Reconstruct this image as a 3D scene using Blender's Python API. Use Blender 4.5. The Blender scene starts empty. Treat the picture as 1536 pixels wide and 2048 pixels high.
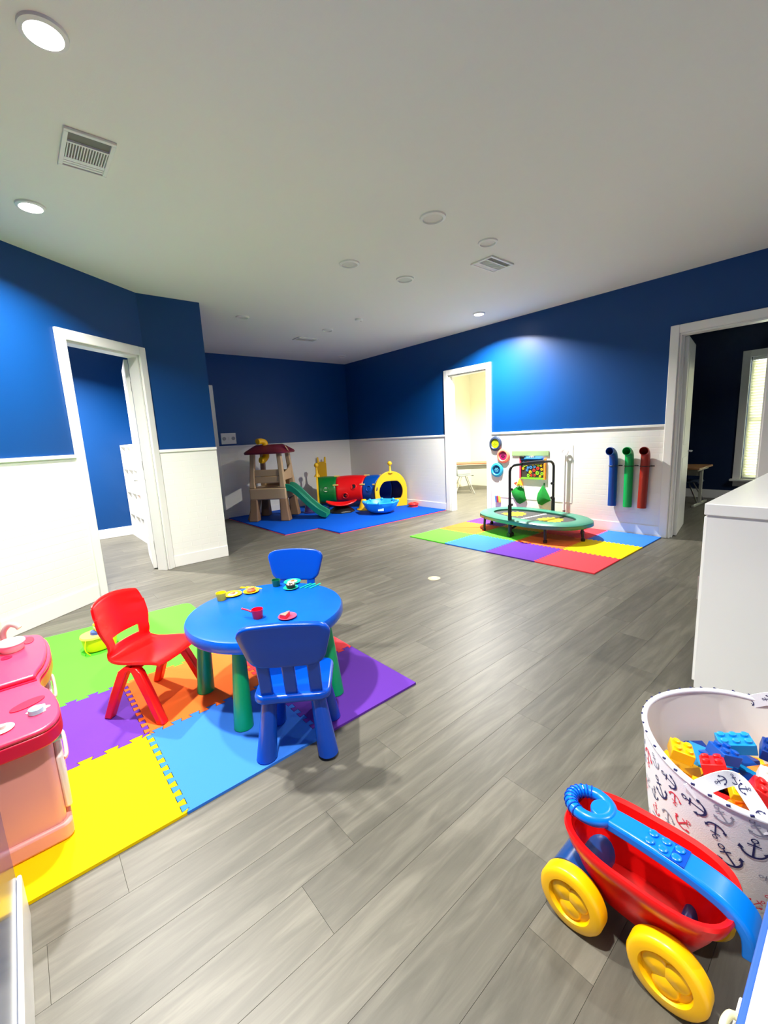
import bpy, bmesh, math, random
from mathutils import Vector, Matrix
random.seed(7)
PI = math.pi
sc = bpy.context.scene
COL = sc.collection

# ------------------------------------------------------------------ camera
H_CAM = 1.38
YAW, PITCH, ROLL, FPX = 0.7022, 0.1729, -0.0509, 858.32
cam_d = bpy.data.cameras.new('camera')
cam = bpy.data.objects.new('camera', cam_d); COL.objects.link(cam)
cam_d.sensor_fit = 'VERTICAL'; cam_d.sensor_height = 36.0
cam_d.lens = FPX / 2048.0 * 36.0
cam_d.clip_start = 0.02; cam_d.clip_end = 200
_f = Vector((math.sin(YAW)*math.cos(PITCH), math.cos(YAW)*math.cos(PITCH), -math.sin(PITCH)))
_r = Vector((math.cos(YAW), -math.sin(YAW), 0)); _u = _r.cross(_f)
_c, _s = math.cos(ROLL), math.sin(ROLL)
_r2, _u2 = _r*_c + _u*_s, _u*_c - _r*_s
mw = Matrix((_r2, _u2, -_f)).transposed().to_4x4(); mw.translation = (0, 0, H_CAM)
cam.matrix_world = mw
sc.camera = cam

# ------------------------------------------------------------------ world, view
w = bpy.data.worlds.new('sky'); sc.world = w; w.use_nodes = True
bg = w.node_tree.nodes['Background']
bg.inputs[0].default_value = (0.86, 0.94, 1.0, 1); bg.inputs[1].default_value = 14.0
sc.view_settings.view_transform = 'Standard'; sc.view_settings.look = 'None'
sc.view_settings.gamma = 1.0; sc.view_settings.use_curve_mapping = False
sc.view_settings.exposure = 0.92
sc.cycles.use_denoising = True
sc.cycles.max_bounces = 10; sc.cycles.diffuse_bounces = 6
sc.cycles.sample_clamp_indirect = 6.0
LAMP_W = 44.0      # each lit recessed lamp
LAMP_COL = (1.0, 0.97, 0.915)
LIT = [(0.34, 2.31), (0.34, 3.86), (5.21, 3.90), (0.34, 0.76), (2.3, -0.9), (4.2, -0.9)]  # lamps in view first, then the added fill lamps

# ------------------------------------------------------------------ materials
MATS = {}
def lin(c):
    out = []
    for v in c:
        v = v/255.0
        out.append(v/12.92 if v <= 0.04045 else ((v+0.055)/1.055)**2.4)
    return tuple(out)
def mat(name, rgb, rough=0.45, metal=0.0, var=0.05, scale=6.0, bump=0.0, bscale=60.0, spec=0.5, trans=0.0, emit=None, coat=0.0):
    if name in MATS: return MATS[name]
    m = bpy.data.materials.new(name); m.use_nodes = True
    nt = m.node_tree; n = nt.nodes; b = n['Principled BSDF']
    tc = n.new('ShaderNodeTexCoord'); ns = n.new('ShaderNodeTexNoise'); ns.inputs['Scale'].default_value = scale
    ns.inputs['Detail'].default_value = 4
    nt.links.new(tc.outputs['Object'], ns.inputs['Vector'])
    mx = n.new('ShaderNodeMix'); mx.data_type = 'RGBA'
    L = lin(rgb)
    mx.inputs[6].default_value = tuple(v*(1-var) for v in L)+(1,)
    mx.inputs[7].default_value = tuple(min(1, v*(1+var)) for v in L)+(1,)
    nt.links.new(ns.outputs['Fac'], mx.inputs[0]); nt.links.new(mx.outputs[2], b.inputs['Base Color'])
    b.inputs['Roughness'].default_value = rough; b.inputs['Metallic'].default_value = metal
    b.inputs['Specular IOR Level'].default_value = spec
    if coat: b.inputs['Coat Weight'].default_value = coat; b.inputs['Coat Roughness'].default_value = 0.15
    if trans: b.inputs['Transmission Weight'].default_value = trans
    if emit:
        b.inputs['Emission Color'].default_value = tuple(emit[0])+(1,); b.inputs['Emission Strength'].default_value = emit[1]
    if bump:
        n2 = n.new('ShaderNodeTexNoise'); n2.inputs['Scale'].default_value = bscale; n2.inputs['Detail'].default_value = 3
        nt.links.new(tc.outputs['Object'], n2.inputs['Vector'])
        bp = n.new('ShaderNodeBump'); bp.inputs['Strength'].default_value = bump; bp.inputs['Distance'].default_value = 0.01
        nt.links.new(n2.outputs['Fac'], bp.inputs['Height']); nt.links.new(bp.outputs['Normal'], b.inputs['Normal'])
    MATS[name] = m
    return m
def plank_mat():
    m = bpy.data.materials.new('grey_wood_plank'); m.use_nodes = True
    nt = m.node_tree; n = nt.nodes; b = n['Principled BSDF']; lk = nt.links.new
    tc = n.new('ShaderNodeTexCoord'); oi = n.new('ShaderNodeObjectInfo')
    geo = n.new('ShaderNodeNewGeometry')
    off = n.new('ShaderNodeVectorMath'); off.operation = 'MULTIPLY_ADD'
    rv = n.new('ShaderNodeCombineXYZ')
    for i in range(3): lk(oi.outputs['Random'], rv.inputs[i])
    off.inputs[1].default_value = (37.0, 53.0, 11.0)
    lk(rv.outputs[0], off.inputs[0]); lk(geo.outputs['Position'], off.inputs[2])
    mp = n.new('ShaderNodeMapping'); mp.inputs['Scale'].default_value = (1.1, 11.0, 1.0)
    lk(off.outputs[0], mp.inputs['Vector'])
    n1 = n.new('ShaderNodeTexNoise'); n1.inputs['Scale'].default_value = 2.0; n1.inputs['Detail'].default_value = 7; n1.inputs['Roughness'].default_value = 0.62; n1.inputs['Distortion'].default_value = 0.6
    lk(mp.outputs[0], n1.inputs['Vector'])
    cr = n.new('ShaderNodeValToRGB')
    cr.color_ramp.elements[0].position = 0.25; cr.color_ramp.elements[0].color = lin((76, 74, 65))+(1,)
    cr.color_ramp.elements[1].position = 0.78; cr.color_ramp.elements[1].color = lin((116, 113, 101))+(1,)
    e = cr.color_ramp.elements.new(0.5); e.color = lin((94, 91, 81))+(1,)
    lk(n1.outputs['Fac'], cr.inputs[0])
    hv = n.new('ShaderNodeHueSaturation'); lk(cr.outputs[0], hv.inputs['Color'])
    mr = n.new('ShaderNodeMapRange'); mr.inputs['To Min'].default_value = 0.88; mr.inputs['To Max'].default_value = 1.13
    lk(oi.outputs['Random'], mr.inputs[0]); lk(mr.outputs[0], hv.inputs['Value'])
    lk(hv.outputs[0], b.inputs['Base Color'])
    b.inputs['Roughness'].default_value = 0.43; b.inputs['Specular IOR Level'].default_value = 0.48
    bp = n.new('ShaderNodeBump'); bp.inputs['Strength'].default_value = 0.12; bp.inputs['Distance'].default_value = 0.002
    lk(n1.outputs['Fac'], bp.inputs['Height']); lk(bp.outputs['Normal'], b.inputs['Normal'])
    return m
def brick_mat(name, axis):
    m = bpy.data.materials.new(name); m.use_nodes = True
    nt = m.node_tree; n = nt.nodes; b = n['Principled BSDF']; lk = nt.links.new
    tc = n.new('ShaderNodeTexCoord'); sp = n.new('ShaderNodeSeparateXYZ'); cb = n.new('ShaderNodeCombineXYZ')
    lk(tc.outputs['Object'], sp.inputs[0]); lk(sp.outputs[axis], cb.inputs[0]); lk(sp.outputs[2], cb.inputs[1])
    br = n.new('ShaderNodeTexBrick'); br.inputs['Scale'].default_value = 1.0
    br.inputs['Brick Width'].default_value = 0.21; br.inputs['Row Height'].default_value = 0.068; br.inputs['Mortar Size'].default_value = 0.004
    br.inputs['Mortar Smooth'].default_value = 0.6
    lk(cb.outputs[0], br.inputs['Vector'])
    b.inputs['Base Color'].default_value = lin((236, 235, 228))+(1,); b.inputs['Roughness'].default_value = 0.4
    bp = n.new('ShaderNodeBump'); bp.inputs['Strength'].default_value = 0.22; bp.inputs['Distance'].default_value = 0.003; bp.invert = True
    lk(br.outputs['Fac'], bp.inputs['Height']); lk(bp.outputs['Normal'], b.inputs['Normal'])
    return m

M_BLUEWALL = mat('royal_blue_paint', (0, 62, 124), 0.37, var=0.02, bump=0.03, bscale=180, spec=0.42)
M_BLUEGLOSS = mat('glossy_blue_paint', (0, 60, 120), 0.16, var=0.02)
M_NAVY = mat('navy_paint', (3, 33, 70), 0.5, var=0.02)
M_CREAM = mat('cream_paint', (240, 238, 218), 0.6, var=0.01)
M_WHITE = mat('white_trim_paint', (240, 239, 233), 0.35, var=0.01)
M_CEIL = mat('ceiling_paint', (232, 232, 222), 0.85, var=0.012, scale=1.5, bump=0.05, bscale=220)
M_PLANK = plank_mat()
M_SEAM = mat('floor_seam', (76, 74, 66), 0.7)
M_BR_Y = brick_mat('white_brick_panel_side', 1)
M_BR_X = brick_mat('white_brick_panel_end', 0)
M_CAB = mat('white_laminate', (240, 240, 236), 0.3, var=0.01)
M_RED = mat('red_plastic', (222, 14, 14), 0.28, var=0.03)
M_BLUE = mat('blue_plastic', (0, 70, 184), 0.25, var=0.04)
M_TBLUE = mat('table_blue_plastic', (0, 90, 208), 0.32, var=0.12, scale=9, spec=0.4)
M_GREENLEG = mat('green_plastic', (0, 164, 98), 0.3, var=0.03)
M_YELLOW = mat('yellow_plastic', (250, 190, 0), 0.3, var=0.03)
M_SKYB = mat('sky_blue_plastic', (0, 120, 226), 0.27, var=0.03)
M_DKBLUE = mat('dark_blue_plastic', (6, 62, 130), 0.25, var=0.03)
M_BLACK = mat('black_metal', (18, 17, 18), 0.4, var=0.05)
M_BLACKP = mat('black_plastic', (14, 14, 16), 0.45)
M_TAN = mat('tan_plastic', (190, 160, 122), 0.45, var=0.04)
M_BROWN = mat('brown_plastic', (140, 108, 78), 0.5, var=0.04)
M_MAROON = mat('maroon_plastic', (112, 26, 42), 0.4)
M_SLIDE = mat('slide_green_plastic', (0, 122, 92), 0.35)
M_STEEL = mat('brushed_steel', (190, 190, 188), 0.3, metal=0.9, var=0.03)
M_WOODTOP = mat('brown_wood_laminate', (150, 104, 66), 0.4, var=0.15, scale=14)

# ------------------------------------------------------------------ mesh builder
class B:
    def __init__(s): s.v = []; s.f = []
    def add(s, vs, fs):
        o = len(s.v); s.v += [tuple(p) for p in vs]; s.f += [tuple(i+o for i in f) for f in fs]; return s
    def box(s, x0, x1, y0, y1, z0, z1):
        return s.add([(x0,y0,z0),(x1,y0,z0),(x1,y1,z0),(x0,y1,z0),(x0,y0,z1),(x1,y0,z1),(x1,y1,z1),(x0,y1,z1)],
                     [(0,3,2,1),(4,5,6,7),(0,1,5,4),(1,2,6,5),(2,3,7,6),(3,0,4,7)])
    def cyl(s, p0, p1, r0, r1=None, n=20, cap0=True, cap1=True):
        r1 = r0 if r1 is None else r1
        p0, p1 = Vector(p0), Vector(p1); d = (p1-p0).normalized()
        a = d.orthogonal().normalized(); b = d.cross(a)
        vs = [p0+(a*math.cos(t)+b*math.sin(t))*r0 for t in [2*PI*i/n for i in range(n)]]
        vs += [p1+(a*math.cos(t)+b*math.sin(t))*r1 for t in [2*PI*i/n for i in range(n)]]
        fs = [(i, (i+1) % n, n+(i+1) % n, n+i) for i in range(n)]
        if cap0: fs.append(tuple(reversed(range(n))))
        if cap1: fs.append(tuple(range(n, 2*n)))
        return s.add(vs, fs)
    def lathe(s, prof, n=32, c=(0,0,0), axis='z', wave=None):
        vs, fs = [], []
        m = len(prof)
        for i in range(n):
            t = 2*PI*i/n
            for (r, z) in prof:
                rr = r*(1+(wave(t, z) if wave else 0))
                x, y = rr*math.cos(t), rr*math.sin(t)
                p = (x, y, z) if axis == 'z' else ((z, x, y) if axis == 'x' else (x, z, y))
                vs.append((p[0]+c[0], p[1]+c[1], p[2]+c[2]))
        for i in range(n):
            j = (i+1) % n
            for k in range(m-1):
                fs.append((i*m+k, j*m+k, j*m+k+1, i*m+k+1))
        if prof[0][0] > 1e-6: fs.append(tuple(i*m for i in reversed(range(n))))
        if prof[-1][0] > 1e-6: fs.append(tuple(i*m+m-1 for i in range(n)))
        return s.add(vs, fs)
    def prism(s, pts, z0, z1):
        n = len(pts)
        vs = [(p[0], p[1], z0) for p in pts]+[(p[0], p[1], z1) for p in pts]
        fs = [tuple(reversed(range(n))), tuple(range(n, 2*n))]+[(i, (i+1) % n, n+(i+1) % n, n+i) for i in range(n)]
        return s.add(vs, fs)
    def loft(s, rings, cap0=True, cap1=True):
        n = len(rings[0]); vs = [p for r in rings for p in r]; fs = []
        for k in range(len(rings)-1):
            for i in range(n):
                j = (i+1) % n
                fs.append((k*n+i, k*n+j, (k+1)*n+j, (k+1)*n+i))
        if cap0: fs.append(tuple(reversed(range(n))))
        if cap1: fs.append(tuple(range((len(rings)-1)*n, len(rings)*n)))
        return s.add(vs, fs)
    def tube(s, pts, r, n=10, closed=False, rads=None):
        pts = [Vector(p) for p in pts]; N = len(pts); rings = []
        up = None
        for i, p in enumerate(pts):
            if closed: d = (pts[(i+1) % N]-pts[i-1]).normalized()
            else: d = (pts[min(i+1, N-1)]-pts[max(i-1, 0)]).normalized()
            if up is None: up = d.orthogonal().normalized()
            up = (up-d*up.dot(d)).normalized(); b = d.cross(up)
            rr = rads[i] if rads else r
            rings.append([p+(up*math.cos(t)+b*math.sin(t))*rr for t in [2*PI*k/n for k in range(n)]])
        if closed: rings.append(rings[0]); return s.loft(rings, False, False)
        return s.loft(rings)
    def sheet(s, fn, nu, nv, skip=None, closed_u=False):
        vs = [fn(i/nu, j/nv) for j in range(nv+1) for i in range(nu+1)]
        fs = [(j*(nu+1)+i, j*(nu+1)+i+1, (j+1)*(nu+1)+i+1, (j+1)*(nu+1)+i) for j in range(nv) for i in range(nu) if not (skip and skip(i, j))]
        return s.add(vs, fs)
    def xf(s, m): s.v = [tuple(m @ Vector(p)) for p in s.v]; return s
    def obj(s, name, m, parent=None, smooth=None, bevel=0, seg=2, solid=0, soff=0.0, subs=0, weld=False):
        me = bpy.data.meshes.new(name); me.from_pydata(s.v, [], s.f)
        bm = bmesh.new(); bm.from_mesh(me)
        if weld: bmesh.ops.remove_doubles(bm, verts=bm.verts, dist=1e-5)
        if not solid: bmesh.ops.recalc_face_normals(bm, faces=bm.faces)
        bm.to_mesh(me); bm.free()
        if smooth is not None:
            me.shade_smooth(); me.set_sharp_from_angle(angle=math.radians(smooth))
        me.materials.append(m)
        o = bpy.data.objects.new(name, me); COL.objects.link(o)
        if parent: o.parent = parent
        if solid:
            q = o.modifiers.new('solid', 'SOLIDIFY'); q.thickness = solid; q.offset = soff
        if subs:
            q = o.modifiers.new('sub', 'SUBSURF'); q.levels = q.render_levels = subs
        if bevel:
            q = o.modifiers.new('bevel', 'BEVEL'); q.width = bevel; q.segments = seg; q.limit_method = 'ANGLE'; q.angle_limit = math.radians(35)
            if smooth is None: me.shade_smooth(); me.set_sharp_from_angle(angle=math.radians(40))
        return o

def tag(o, label, cat, group=None):
    o['label'] = label; o['category'] = cat
    if group: o['group'] = group
    return o
def thing(name, label, cat, loc=(0,0,0), rz=0.0, group=None):
    o = bpy.data.objects.new(name, None); COL.objects.link(o); o.empty_display_size = 0.1
    o.location = loc; o.rotation_euler = (0, 0, rz)
    return tag(o, label, cat, group)
def struct(o): o['kind'] = 'structure'; return o
def sempty(name, loc=(0,0,0), rz=0.0):
    o = bpy.data.objects.new(name, None); COL.objects.link(o); o.location = loc; o.rotation_euler = (0,0,rz); o['kind'] = 'structure'; return o
def dup(root, label=None, loc=None, rz=None):
    c = root.copy(); COL.objects.link(c)
    if label: c['label'] = label
    if loc: c.location = loc
    if rz is not None: c.rotation_euler = (0, 0, rz)
    for ch in list(root.children):
        k = ch.copy(); COL.objects.link(k); k.parent = c
        for g in list(ch.children):
            d = g.copy(); COL.objects.link(d); d.parent = k
    return c
def smoothpath(pts, k=6):
    P = [Vector(p) for p in pts]; out = []
    for i in range(len(P)-1):
        a, b, c, d = P[max(i-1,0)], P[i], P[i+1], P[min(i+2,len(P)-1)]
        for j in range(k):
            t = j/k
            out.append(0.5*((2*b)+(c-a)*t+(2*a-5*b+4*c-d)*t*t+(3*b-a-3*c+d)*t**3))
    out.append(P[-1]); return out
def supell(a, b, e, n, z, cx=0, cy=0):
    out = []
    for i in range(n):
        t = 2*PI*i/n; c, s = math.cos(t), math.sin(t)
        out.append((cx+a*abs(c)**(2/e)*(1 if c >= 0 else -1), cy+b*abs(s)**(2/e)*(1 if s >= 0 else -1), z))
    return out
def rrect(x0, x1, y0, y1, r, k=5):
    out = []
    for cx, cy, a0 in ((x1-r, y1-r, 0), (x0+r, y1-r, PI/2), (x0+r, y0+r, PI), (x1-r, y0+r, 1.5*PI)):
        for i in range(k+1):
            t = a0+PI/2*i/k; out.append((cx+r*math.cos(t), cy+r*math.sin(t)))
    return out

# ------------------------------------------------------------------ room constants
XR, YB, HC, HR = 5.873, 8.034, 3.003, 1.363
BX, BY, CX = 1.887, 5.3255, 1.2394
AD = 0.6177
HD, CW = 2.447, 0.09          # casing outer height, casing width
Y0 = -1.7                     # wall behind the camera
XL = -2.1

# ------------------------------------------------------------------ lights: recessed lamps
M_LENS_ON = mat('lit_lamp_lens', (255, 250, 238), 0.5, emit=((1.0, 0.97, 0.9), 14.0))
M_LENS_OFF = mat('unlit_lamp_lens', (214, 214, 204), 0.6)
M_RING = mat('lamp_trim_ring', (232, 232, 224), 0.5)
def lamp(x, y, label, lit, r=0.085, power=None, spread=140):
    t = thing('recessed_light', label, 'ceiling light', (x, y, HC), 0, 'recessed ceiling lights')
    B().lathe([(r*0.74, -0.004), (r*0.78, -0.016), (r*0.98, -0.011), (r, 0.0)], 36).obj('trim_ring', M_RING, t, 50)
    B().lathe([(0.0, -0.006), (r*0.5, -0.006), (r*0.745, -0.005), (r*0.745, 0.0)], 32).obj('lens', M_LENS_ON if lit else M_LENS_OFF, t, 50)
    if lit:
        ld = bpy.data.lights.new('lamp_light', 'AREA'); ld.shape = 'DISK'; ld.size = r*1.4
        ld.energy = power or LAMP_W; ld.color = LAMP_COL; ld.spread = math.radians(spread)
        lo = bpy.data.objects.new('lamp_light', ld); COL.objects.link(lo); lo.location = (x, y, HC-0.02)
    return t
lamp(*LIT[0], 'bright lit recessed light at the top left of the ceiling', True)
lamp(*LIT[1], 'lit recessed light nearest the left door, above the blue wall', True, power=50)
lamp(*LIT[2], 'small lit recessed light beside the right wall', True, power=118)
for q, wh, pw in zip(LIT[3:], ('above the viewer', 'behind the viewer, left one', 'behind the viewer, right one'), (24, 15, 15)):  # out-of-view lamps added as fill for the foreground
    lamp(*q, 'added unseen fill light '+wh, True, power=pw, spread=110)

# ------------------------------------------------------------------ floor with planks
floor = struct(B().box(XL-0.2, 9.7, Y0-0.2, 8.35, -0.12, -0.004).obj('floor', M_SEAM))
PW, PL = 0.18, 1.22
plank_meshes = {}
def plank(x0, x1, yc):
    key = round(x1-x0, 2)
    if key not in plank_meshes:
        L = x1-x0
        bb = B(); g = 0.0003; c = 0.0004
        bb.add([(-L/2+g,-PW/2+g,-0.006),(L/2-g,-PW/2+g,-0.006),(L/2-g,PW/2-g,-0.006),(-L/2+g,PW/2-g,-0.006),
                (-L/2+g,-PW/2+g,-c),(L/2-g,-PW/2+g,-c),(L/2-g,PW/2-g,-c),(-L/2+g,PW/2-g,-c),
                (-L/2+g+c,-PW/2+g+c,0),(L/2-g-c,-PW/2+g+c,0),(L/2-g-c,PW/2-g-c,0),(-L/2+g+c,PW/2-g-c,0)],
               [(0,1,5,4),(1,2,6,5),(2,3,7,6),(3,0,4,7),(4,5,9,8),(5,6,10,9),(6,7,11,10),(7,4,8,11),(8,9,10,11)])
        o = bb.obj('plank', M_PLANK, floor); plank_meshes[key] = o
    else:
        o = plank_meshes[key].copy(); COL.objects.link(o)
    o.location = ((x0+x1)/2, yc, 0)
row = 0; y = -0.55
while y < YB-0.02:
    off = (row*0.37+0.23*((row*7) % 5)) % 1.0
    x = -0.5-off*PL
    xend = XR
    while x < xend-0.05:
        x1 = min(x+PL, xend)
        if xend-x1 < 0.12: x1 = xend
        xm = x1
        hidden = (y > BY+0.05 and x1 < BX) or x1 < -0.35 or (y > 4.3 and x1 < 0.0)
        if not hidden: plank(x, x1, y+PW/2)
        x = x1
    y += PW; row += 1
# floors of the rooms seen through the doors, and the strip beyond the planked part
def fl(name, x0, x1, y0, y1): B().box(x0, x1, y0, y1, -0.004, -0.0005).obj(name, M_PLANK, floor)
fl('side_room_floor', XR+0.001, 9.6, Y0, 7.4); fl('left_room_floor', XL, BX, BY, 8.2)
fl('near_floor', XL, XR, Y0, -0.56); fl('left_floor', XL, -0.5, -0.56, BY)

ceiling = struct(B().box(XL-0.2, 9.7, Y0-0.2, 8.35, HC, HC+0.1).obj('ceiling', M_CEIL))

# ------------------------------------------------------------------ right wall with two doorways
D1 = (4.168, 5.142); D2 = (0.776, 1.740)      # casing outer edges along y
def opening(d): return d[0]+CW, d[1]-CW
WT = 0.14
o1, o2 = opening(D1), opening(D2)
OH = HD-CW
b = B()
for (ya, yb, za, zb) in [(Y0, o2[0], 0, HC), (o2[0], o2[1], OH, HC), (o2[1], o1[0], 0, HC), (o1[0], o1[1], OH, HC), (o1[1], YB+0.2, 0, HC)]:
    b.box(XR, XR+WT, ya, yb, za, zb)
wall_right = struct(b.obj('wall_right', M_BLUEWALL))
for ya, yb in ((Y0, D2[0]), (D2[1], D1[0]), (D1[1], YB)):
    B().box(XR-0.010, XR, ya, yb, 0, HR-0.03).obj('wainscot', M_BR_Y, wall_right)
    B().box(XR-0.024, XR, ya, yb, HR-0.032, HR).obj('chair_rail', M_WHITE, wall_right, bevel=0.005)
    B().box(XR-0.020, XR-0.010, ya, yb, 0, 0.135).obj('baseboard', M_WHITE, wall_right, bevel=0.004)
def casing_x(n, d, xin, xout):
    e = sempty('trim_%d' % n)
    ya, yb = d; oa, ob = opening(d)
    for (p, q) in ((ya, oa), (ob, yb)):
        B().box(xin-0.028, xin, p, q, 0, HD).obj('casing_leg', M_WHITE, e, bevel=0.006)
    B().box(xin-0.028, xin, oa, ob, OH, HD).obj('casing_head', M_WHITE, e, bevel=0.006)
    B().box(xin, xout, oa-0.002, oa+0.018, 0, OH).obj('jamb', M_WHITE, e)
    B().box(xin, xout, ob-0.018, ob+0.002, 0, OH).obj('jamb', M_WHITE, e)
    B().box(xin, xout, oa+0.018, ob-0.018, OH-0.018, OH+0.002).obj('jamb_head', M_WHITE, e)
    B().box(xin+0.06, xin+0.075, ob-0.03, ob-0.018, 0, OH-0.018).obj('door_stop', M_WHITE, e)
    return e
casing_x(1, D1, XR, XR+WT); casing_x(2, D2, XR, XR+WT)

# ------------------------------------------------------------------ back wall
b = B()
BD = (2.0, 2.905)         # doorway beside the alcove, casing outer edges along x
for (xa, xb, za, zb) in [(XL-0.1, BD[0]+CW, 0, HC), (BD[0]+CW, BD[1]-CW, OH, HC), (BD[1]-CW, XR+WT, 0, HC)]:
    b.box(xa, xb, YB, YB+0.14, za, zb)
wall_back = struct(b.obj('wall_back', M_BLUEWALL))
B().box(XL, BX-0.12, YB-0.015, YB, 0, 0.15).obj('baseboard', M_WHITE, wall_back, bevel=0.004)
B().box(BD[1], XR-0.010, YB-0.010, YB, 0, HR-0.03).obj('wainscot', M_BR_X, wall_back)
B().box(BD[1], XR-0.024, YB-0.024, YB, HR-0.032, HR).obj('chair_rail', M_WHITE, wall_back, bevel=0.005)
B().box(BD[1], XR-0.02, YB-0.020, YB-0.010, 0, 0.135).obj('baseboard', M_WHITE, wall_back, bevel=0.004)
e = sempty('trim_3')
B().box(BD[1]-CW, BD[1], YB-0.028, YB, 0, HD).obj('casing_leg', M_WHITE, e, bevel=0.006)
B().box(BD[0], BD[0]+CW, YB-0.028, YB, 0, HD).obj('casing_leg', M_WHITE, e, bevel=0.006)
B().box(BD[0]+CW, BD[1]-CW, YB-0.028, YB, OH, HD).obj('casing_head', M_WHITE, e, bevel=0.006)
e = sempty('door_3')
B().box(BD[0]+CW, BD[1]-CW, YB+0.02, YB+0.06, 0.005, OH).obj('door_leaf', M_WHITE, e)
for za, zb in ((0.2, 1.0), (1.1, 2.2)):
    B().box(BD[0]+CW+0.1, BD[1]-CW-0.1, YB+0.012, YB+0.02, za, zb).obj('door_panel', M_WHITE, e, bevel=0.004)

# ------------------------------------------------------------------ wall beside the alcove (parallel to the back wall)
wall_alcove = struct(B().box(CX-0.05, BX, BY, BY+0.12, 0, HC).box(BX-0.12, BX, BY+0.12, YB, 0, HC).obj('wall_alcove', M_BLUEWALL))
B().box(CX+0.012, BX, BY-0.010, BY, 0, HR-0.03).obj('wainscot', M_BR_X, wall_alcove)
B().box(CX+0.012, BX+0.004, BY-0.024, BY, HR-0.032, HR).obj('chair_rail', M_WHITE, wall_alcove, bevel=0.005)
B().box(CX+0.012, BX, BY-0.020, BY-0.010, 0, 0.135).obj('baseboard', M_WHITE, wall_alcove, bevel=0.004)

# ------------------------------------------------------------------ angled left wall with its doorway (local x runs left from the bend)
LA = 4.1
TA = (0.0, 1.003)
b = B()
for (xa, xb, za, zb) in [(0, TA[0]+CW, 0, HC), (TA[0]+CW, TA[1]-CW, OH, HC), (TA[1]-CW, LA, 0, HC)]:
    b.box(xa, xb, -0.12, 0, za, zb)
wall_left = struct(b.obj('wall_left', M_BLUEWALL))
# local x -> direction D, local y -> towards the viewer's room
def place_A(o): o.location = (CX, BY, 0); o.rotation_euler = (0, 0, PI+AD)
place_A(wall_left)
B().box(TA[1], LA, 0, 0.010, 0, HR-0.03).obj('wainscot', M_BR_X, wall_left)
B().box(TA[1], LA, 0, 0.024, HR-0.032, HR).obj('chair_rail', M_WHITE, wall_left, bevel=0.005)
B().box(TA[1], LA, 0.010, 0.020, 0, 0.15).obj('baseboard', M_WHITE, wall_left, bevel=0.004)
e = sempty('trim_4'); place_A(e)
B().box(TA[0]+0.004, TA[0]+CW, 0, 0.028, 0, HD).obj('casing_leg', M_WHITE, e, bevel=0.006)
B().box(TA[1]-CW, TA[1], 0, 0.028, 0, HD).obj('casing_leg', M_WHITE, e, bevel=0.006)
B().box(TA[0]+CW, TA[1]-CW, 0, 0.028, OH, HD).obj('casing_head', M_WHITE, e, bevel=0.006)
B().box(TA[0]+CW-0.002, TA[0]+CW+0.018, -0.12, 0, 0, OH).obj('jamb', M_WHITE, e)
B().box(TA[1]-CW-0.018, TA[1]-CW+0.002, -0.12, 0, 0, OH).obj('jamb', M_WHITE, e)
B().box(TA[0]+CW+0.018, TA[1]-CW-0.018, -0.12, 0, OH-0.018, OH+0.002).obj('jamb_head', M_WHITE, e)

# enclosing walls
struct(B().box(XL-0.12, XL, Y0, 8.2, 0, HC).obj('wall_far_left', M_BLUEWALL))
struct(B().box(XL, XR+WT, Y0-0.12, Y0, 0, HC).obj('wall_behind', M_BLUEWALL))
# short wall end close to the viewer on the left
WN = -0.178
wn = struct(B().box(WN-0.12, WN, Y0, 1.555, 0, HC).obj('wall_near', M_BLUEGLOSS, bevel=0.004))
B().box(WN, WN+0.012, Y0, 1.567, 0.0, 0.15).obj('baseboard', M_WHITE, wn, bevel=0.005)
B().box(WN-0.12, WN, 1.555, 1.567, 0.0, 0.15).obj('baseboard', M_WHITE, wn, bevel=0.005)

# ------------------------------------------------------------------ side rooms
b = B().box(9.2, 9.3, 3.42, 7.3, 0, HC).box(XR+WT, 9.3, 7.2, 7.3, 0, HC).box(XR+WT, 9.2, 3.42, 3.5, 0, HC)
struct(b.obj('wall_cream_room', M_CREAM))
struct(B().box(XR+WT, XR+WT+0.01, 3.5, o1[0]-0.02, 0, HC).box(XR+WT, XR+WT+0.01, o1[1]+0.02, 7.2, 0, HC).box(XR+WT, XR+WT+0.01, o1[0]-.02, o1[1]+0.02, OH, HC).obj('wall_cream_inner', M_CREAM))
# navy room with a window in the far wall
XW = 9.47; WY = (0.62, 1.62); WZ = (0.36, 2.37)
b = B()
for (ya, yb, za, zb) in [(Y0, WY[0], 0, HC), (WY[0], WY[1], 0, WZ[0]), (WY[0], WY[1], WZ[1], HC), (WY[1], 3.42, 0, HC)]:
    b.box(XW, XW+0.14, ya, yb, za, zb)
b.box(XR+WT, XW+0.14, 3.30, 3.42, 0, HC).box(XR+WT, XW+.14, Y0-0.1, Y0, 0, HC)
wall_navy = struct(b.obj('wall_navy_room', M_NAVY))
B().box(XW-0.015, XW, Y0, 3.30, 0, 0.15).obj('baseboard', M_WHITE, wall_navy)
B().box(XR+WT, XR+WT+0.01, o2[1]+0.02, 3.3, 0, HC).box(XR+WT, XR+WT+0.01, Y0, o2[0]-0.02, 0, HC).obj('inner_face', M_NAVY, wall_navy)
win = sempty('window_1')
M_GLASS = mat('window_glass', (235, 245, 250), 0.02, var=0.0, trans=1.0)
cwn = 0.11
B().box(XW-0.03, XW, WY[1], WY[1]+cwn, WZ[0], WZ[1]+cwn).obj('casing_leg', M_WHITE, win, bevel=0.005)
B().box(XW-0.03, XW, WY[0]-cwn, WY[0], WZ[0], WZ[1]+cwn).obj('casing_leg', M_WHITE, win, bevel=0.005)
B().box(XW-0.03, XW, WY[0], WY[1], WZ[1], WZ[1]+cwn).obj('casing_head', M_WHITE, win, bevel=0.005)
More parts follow.
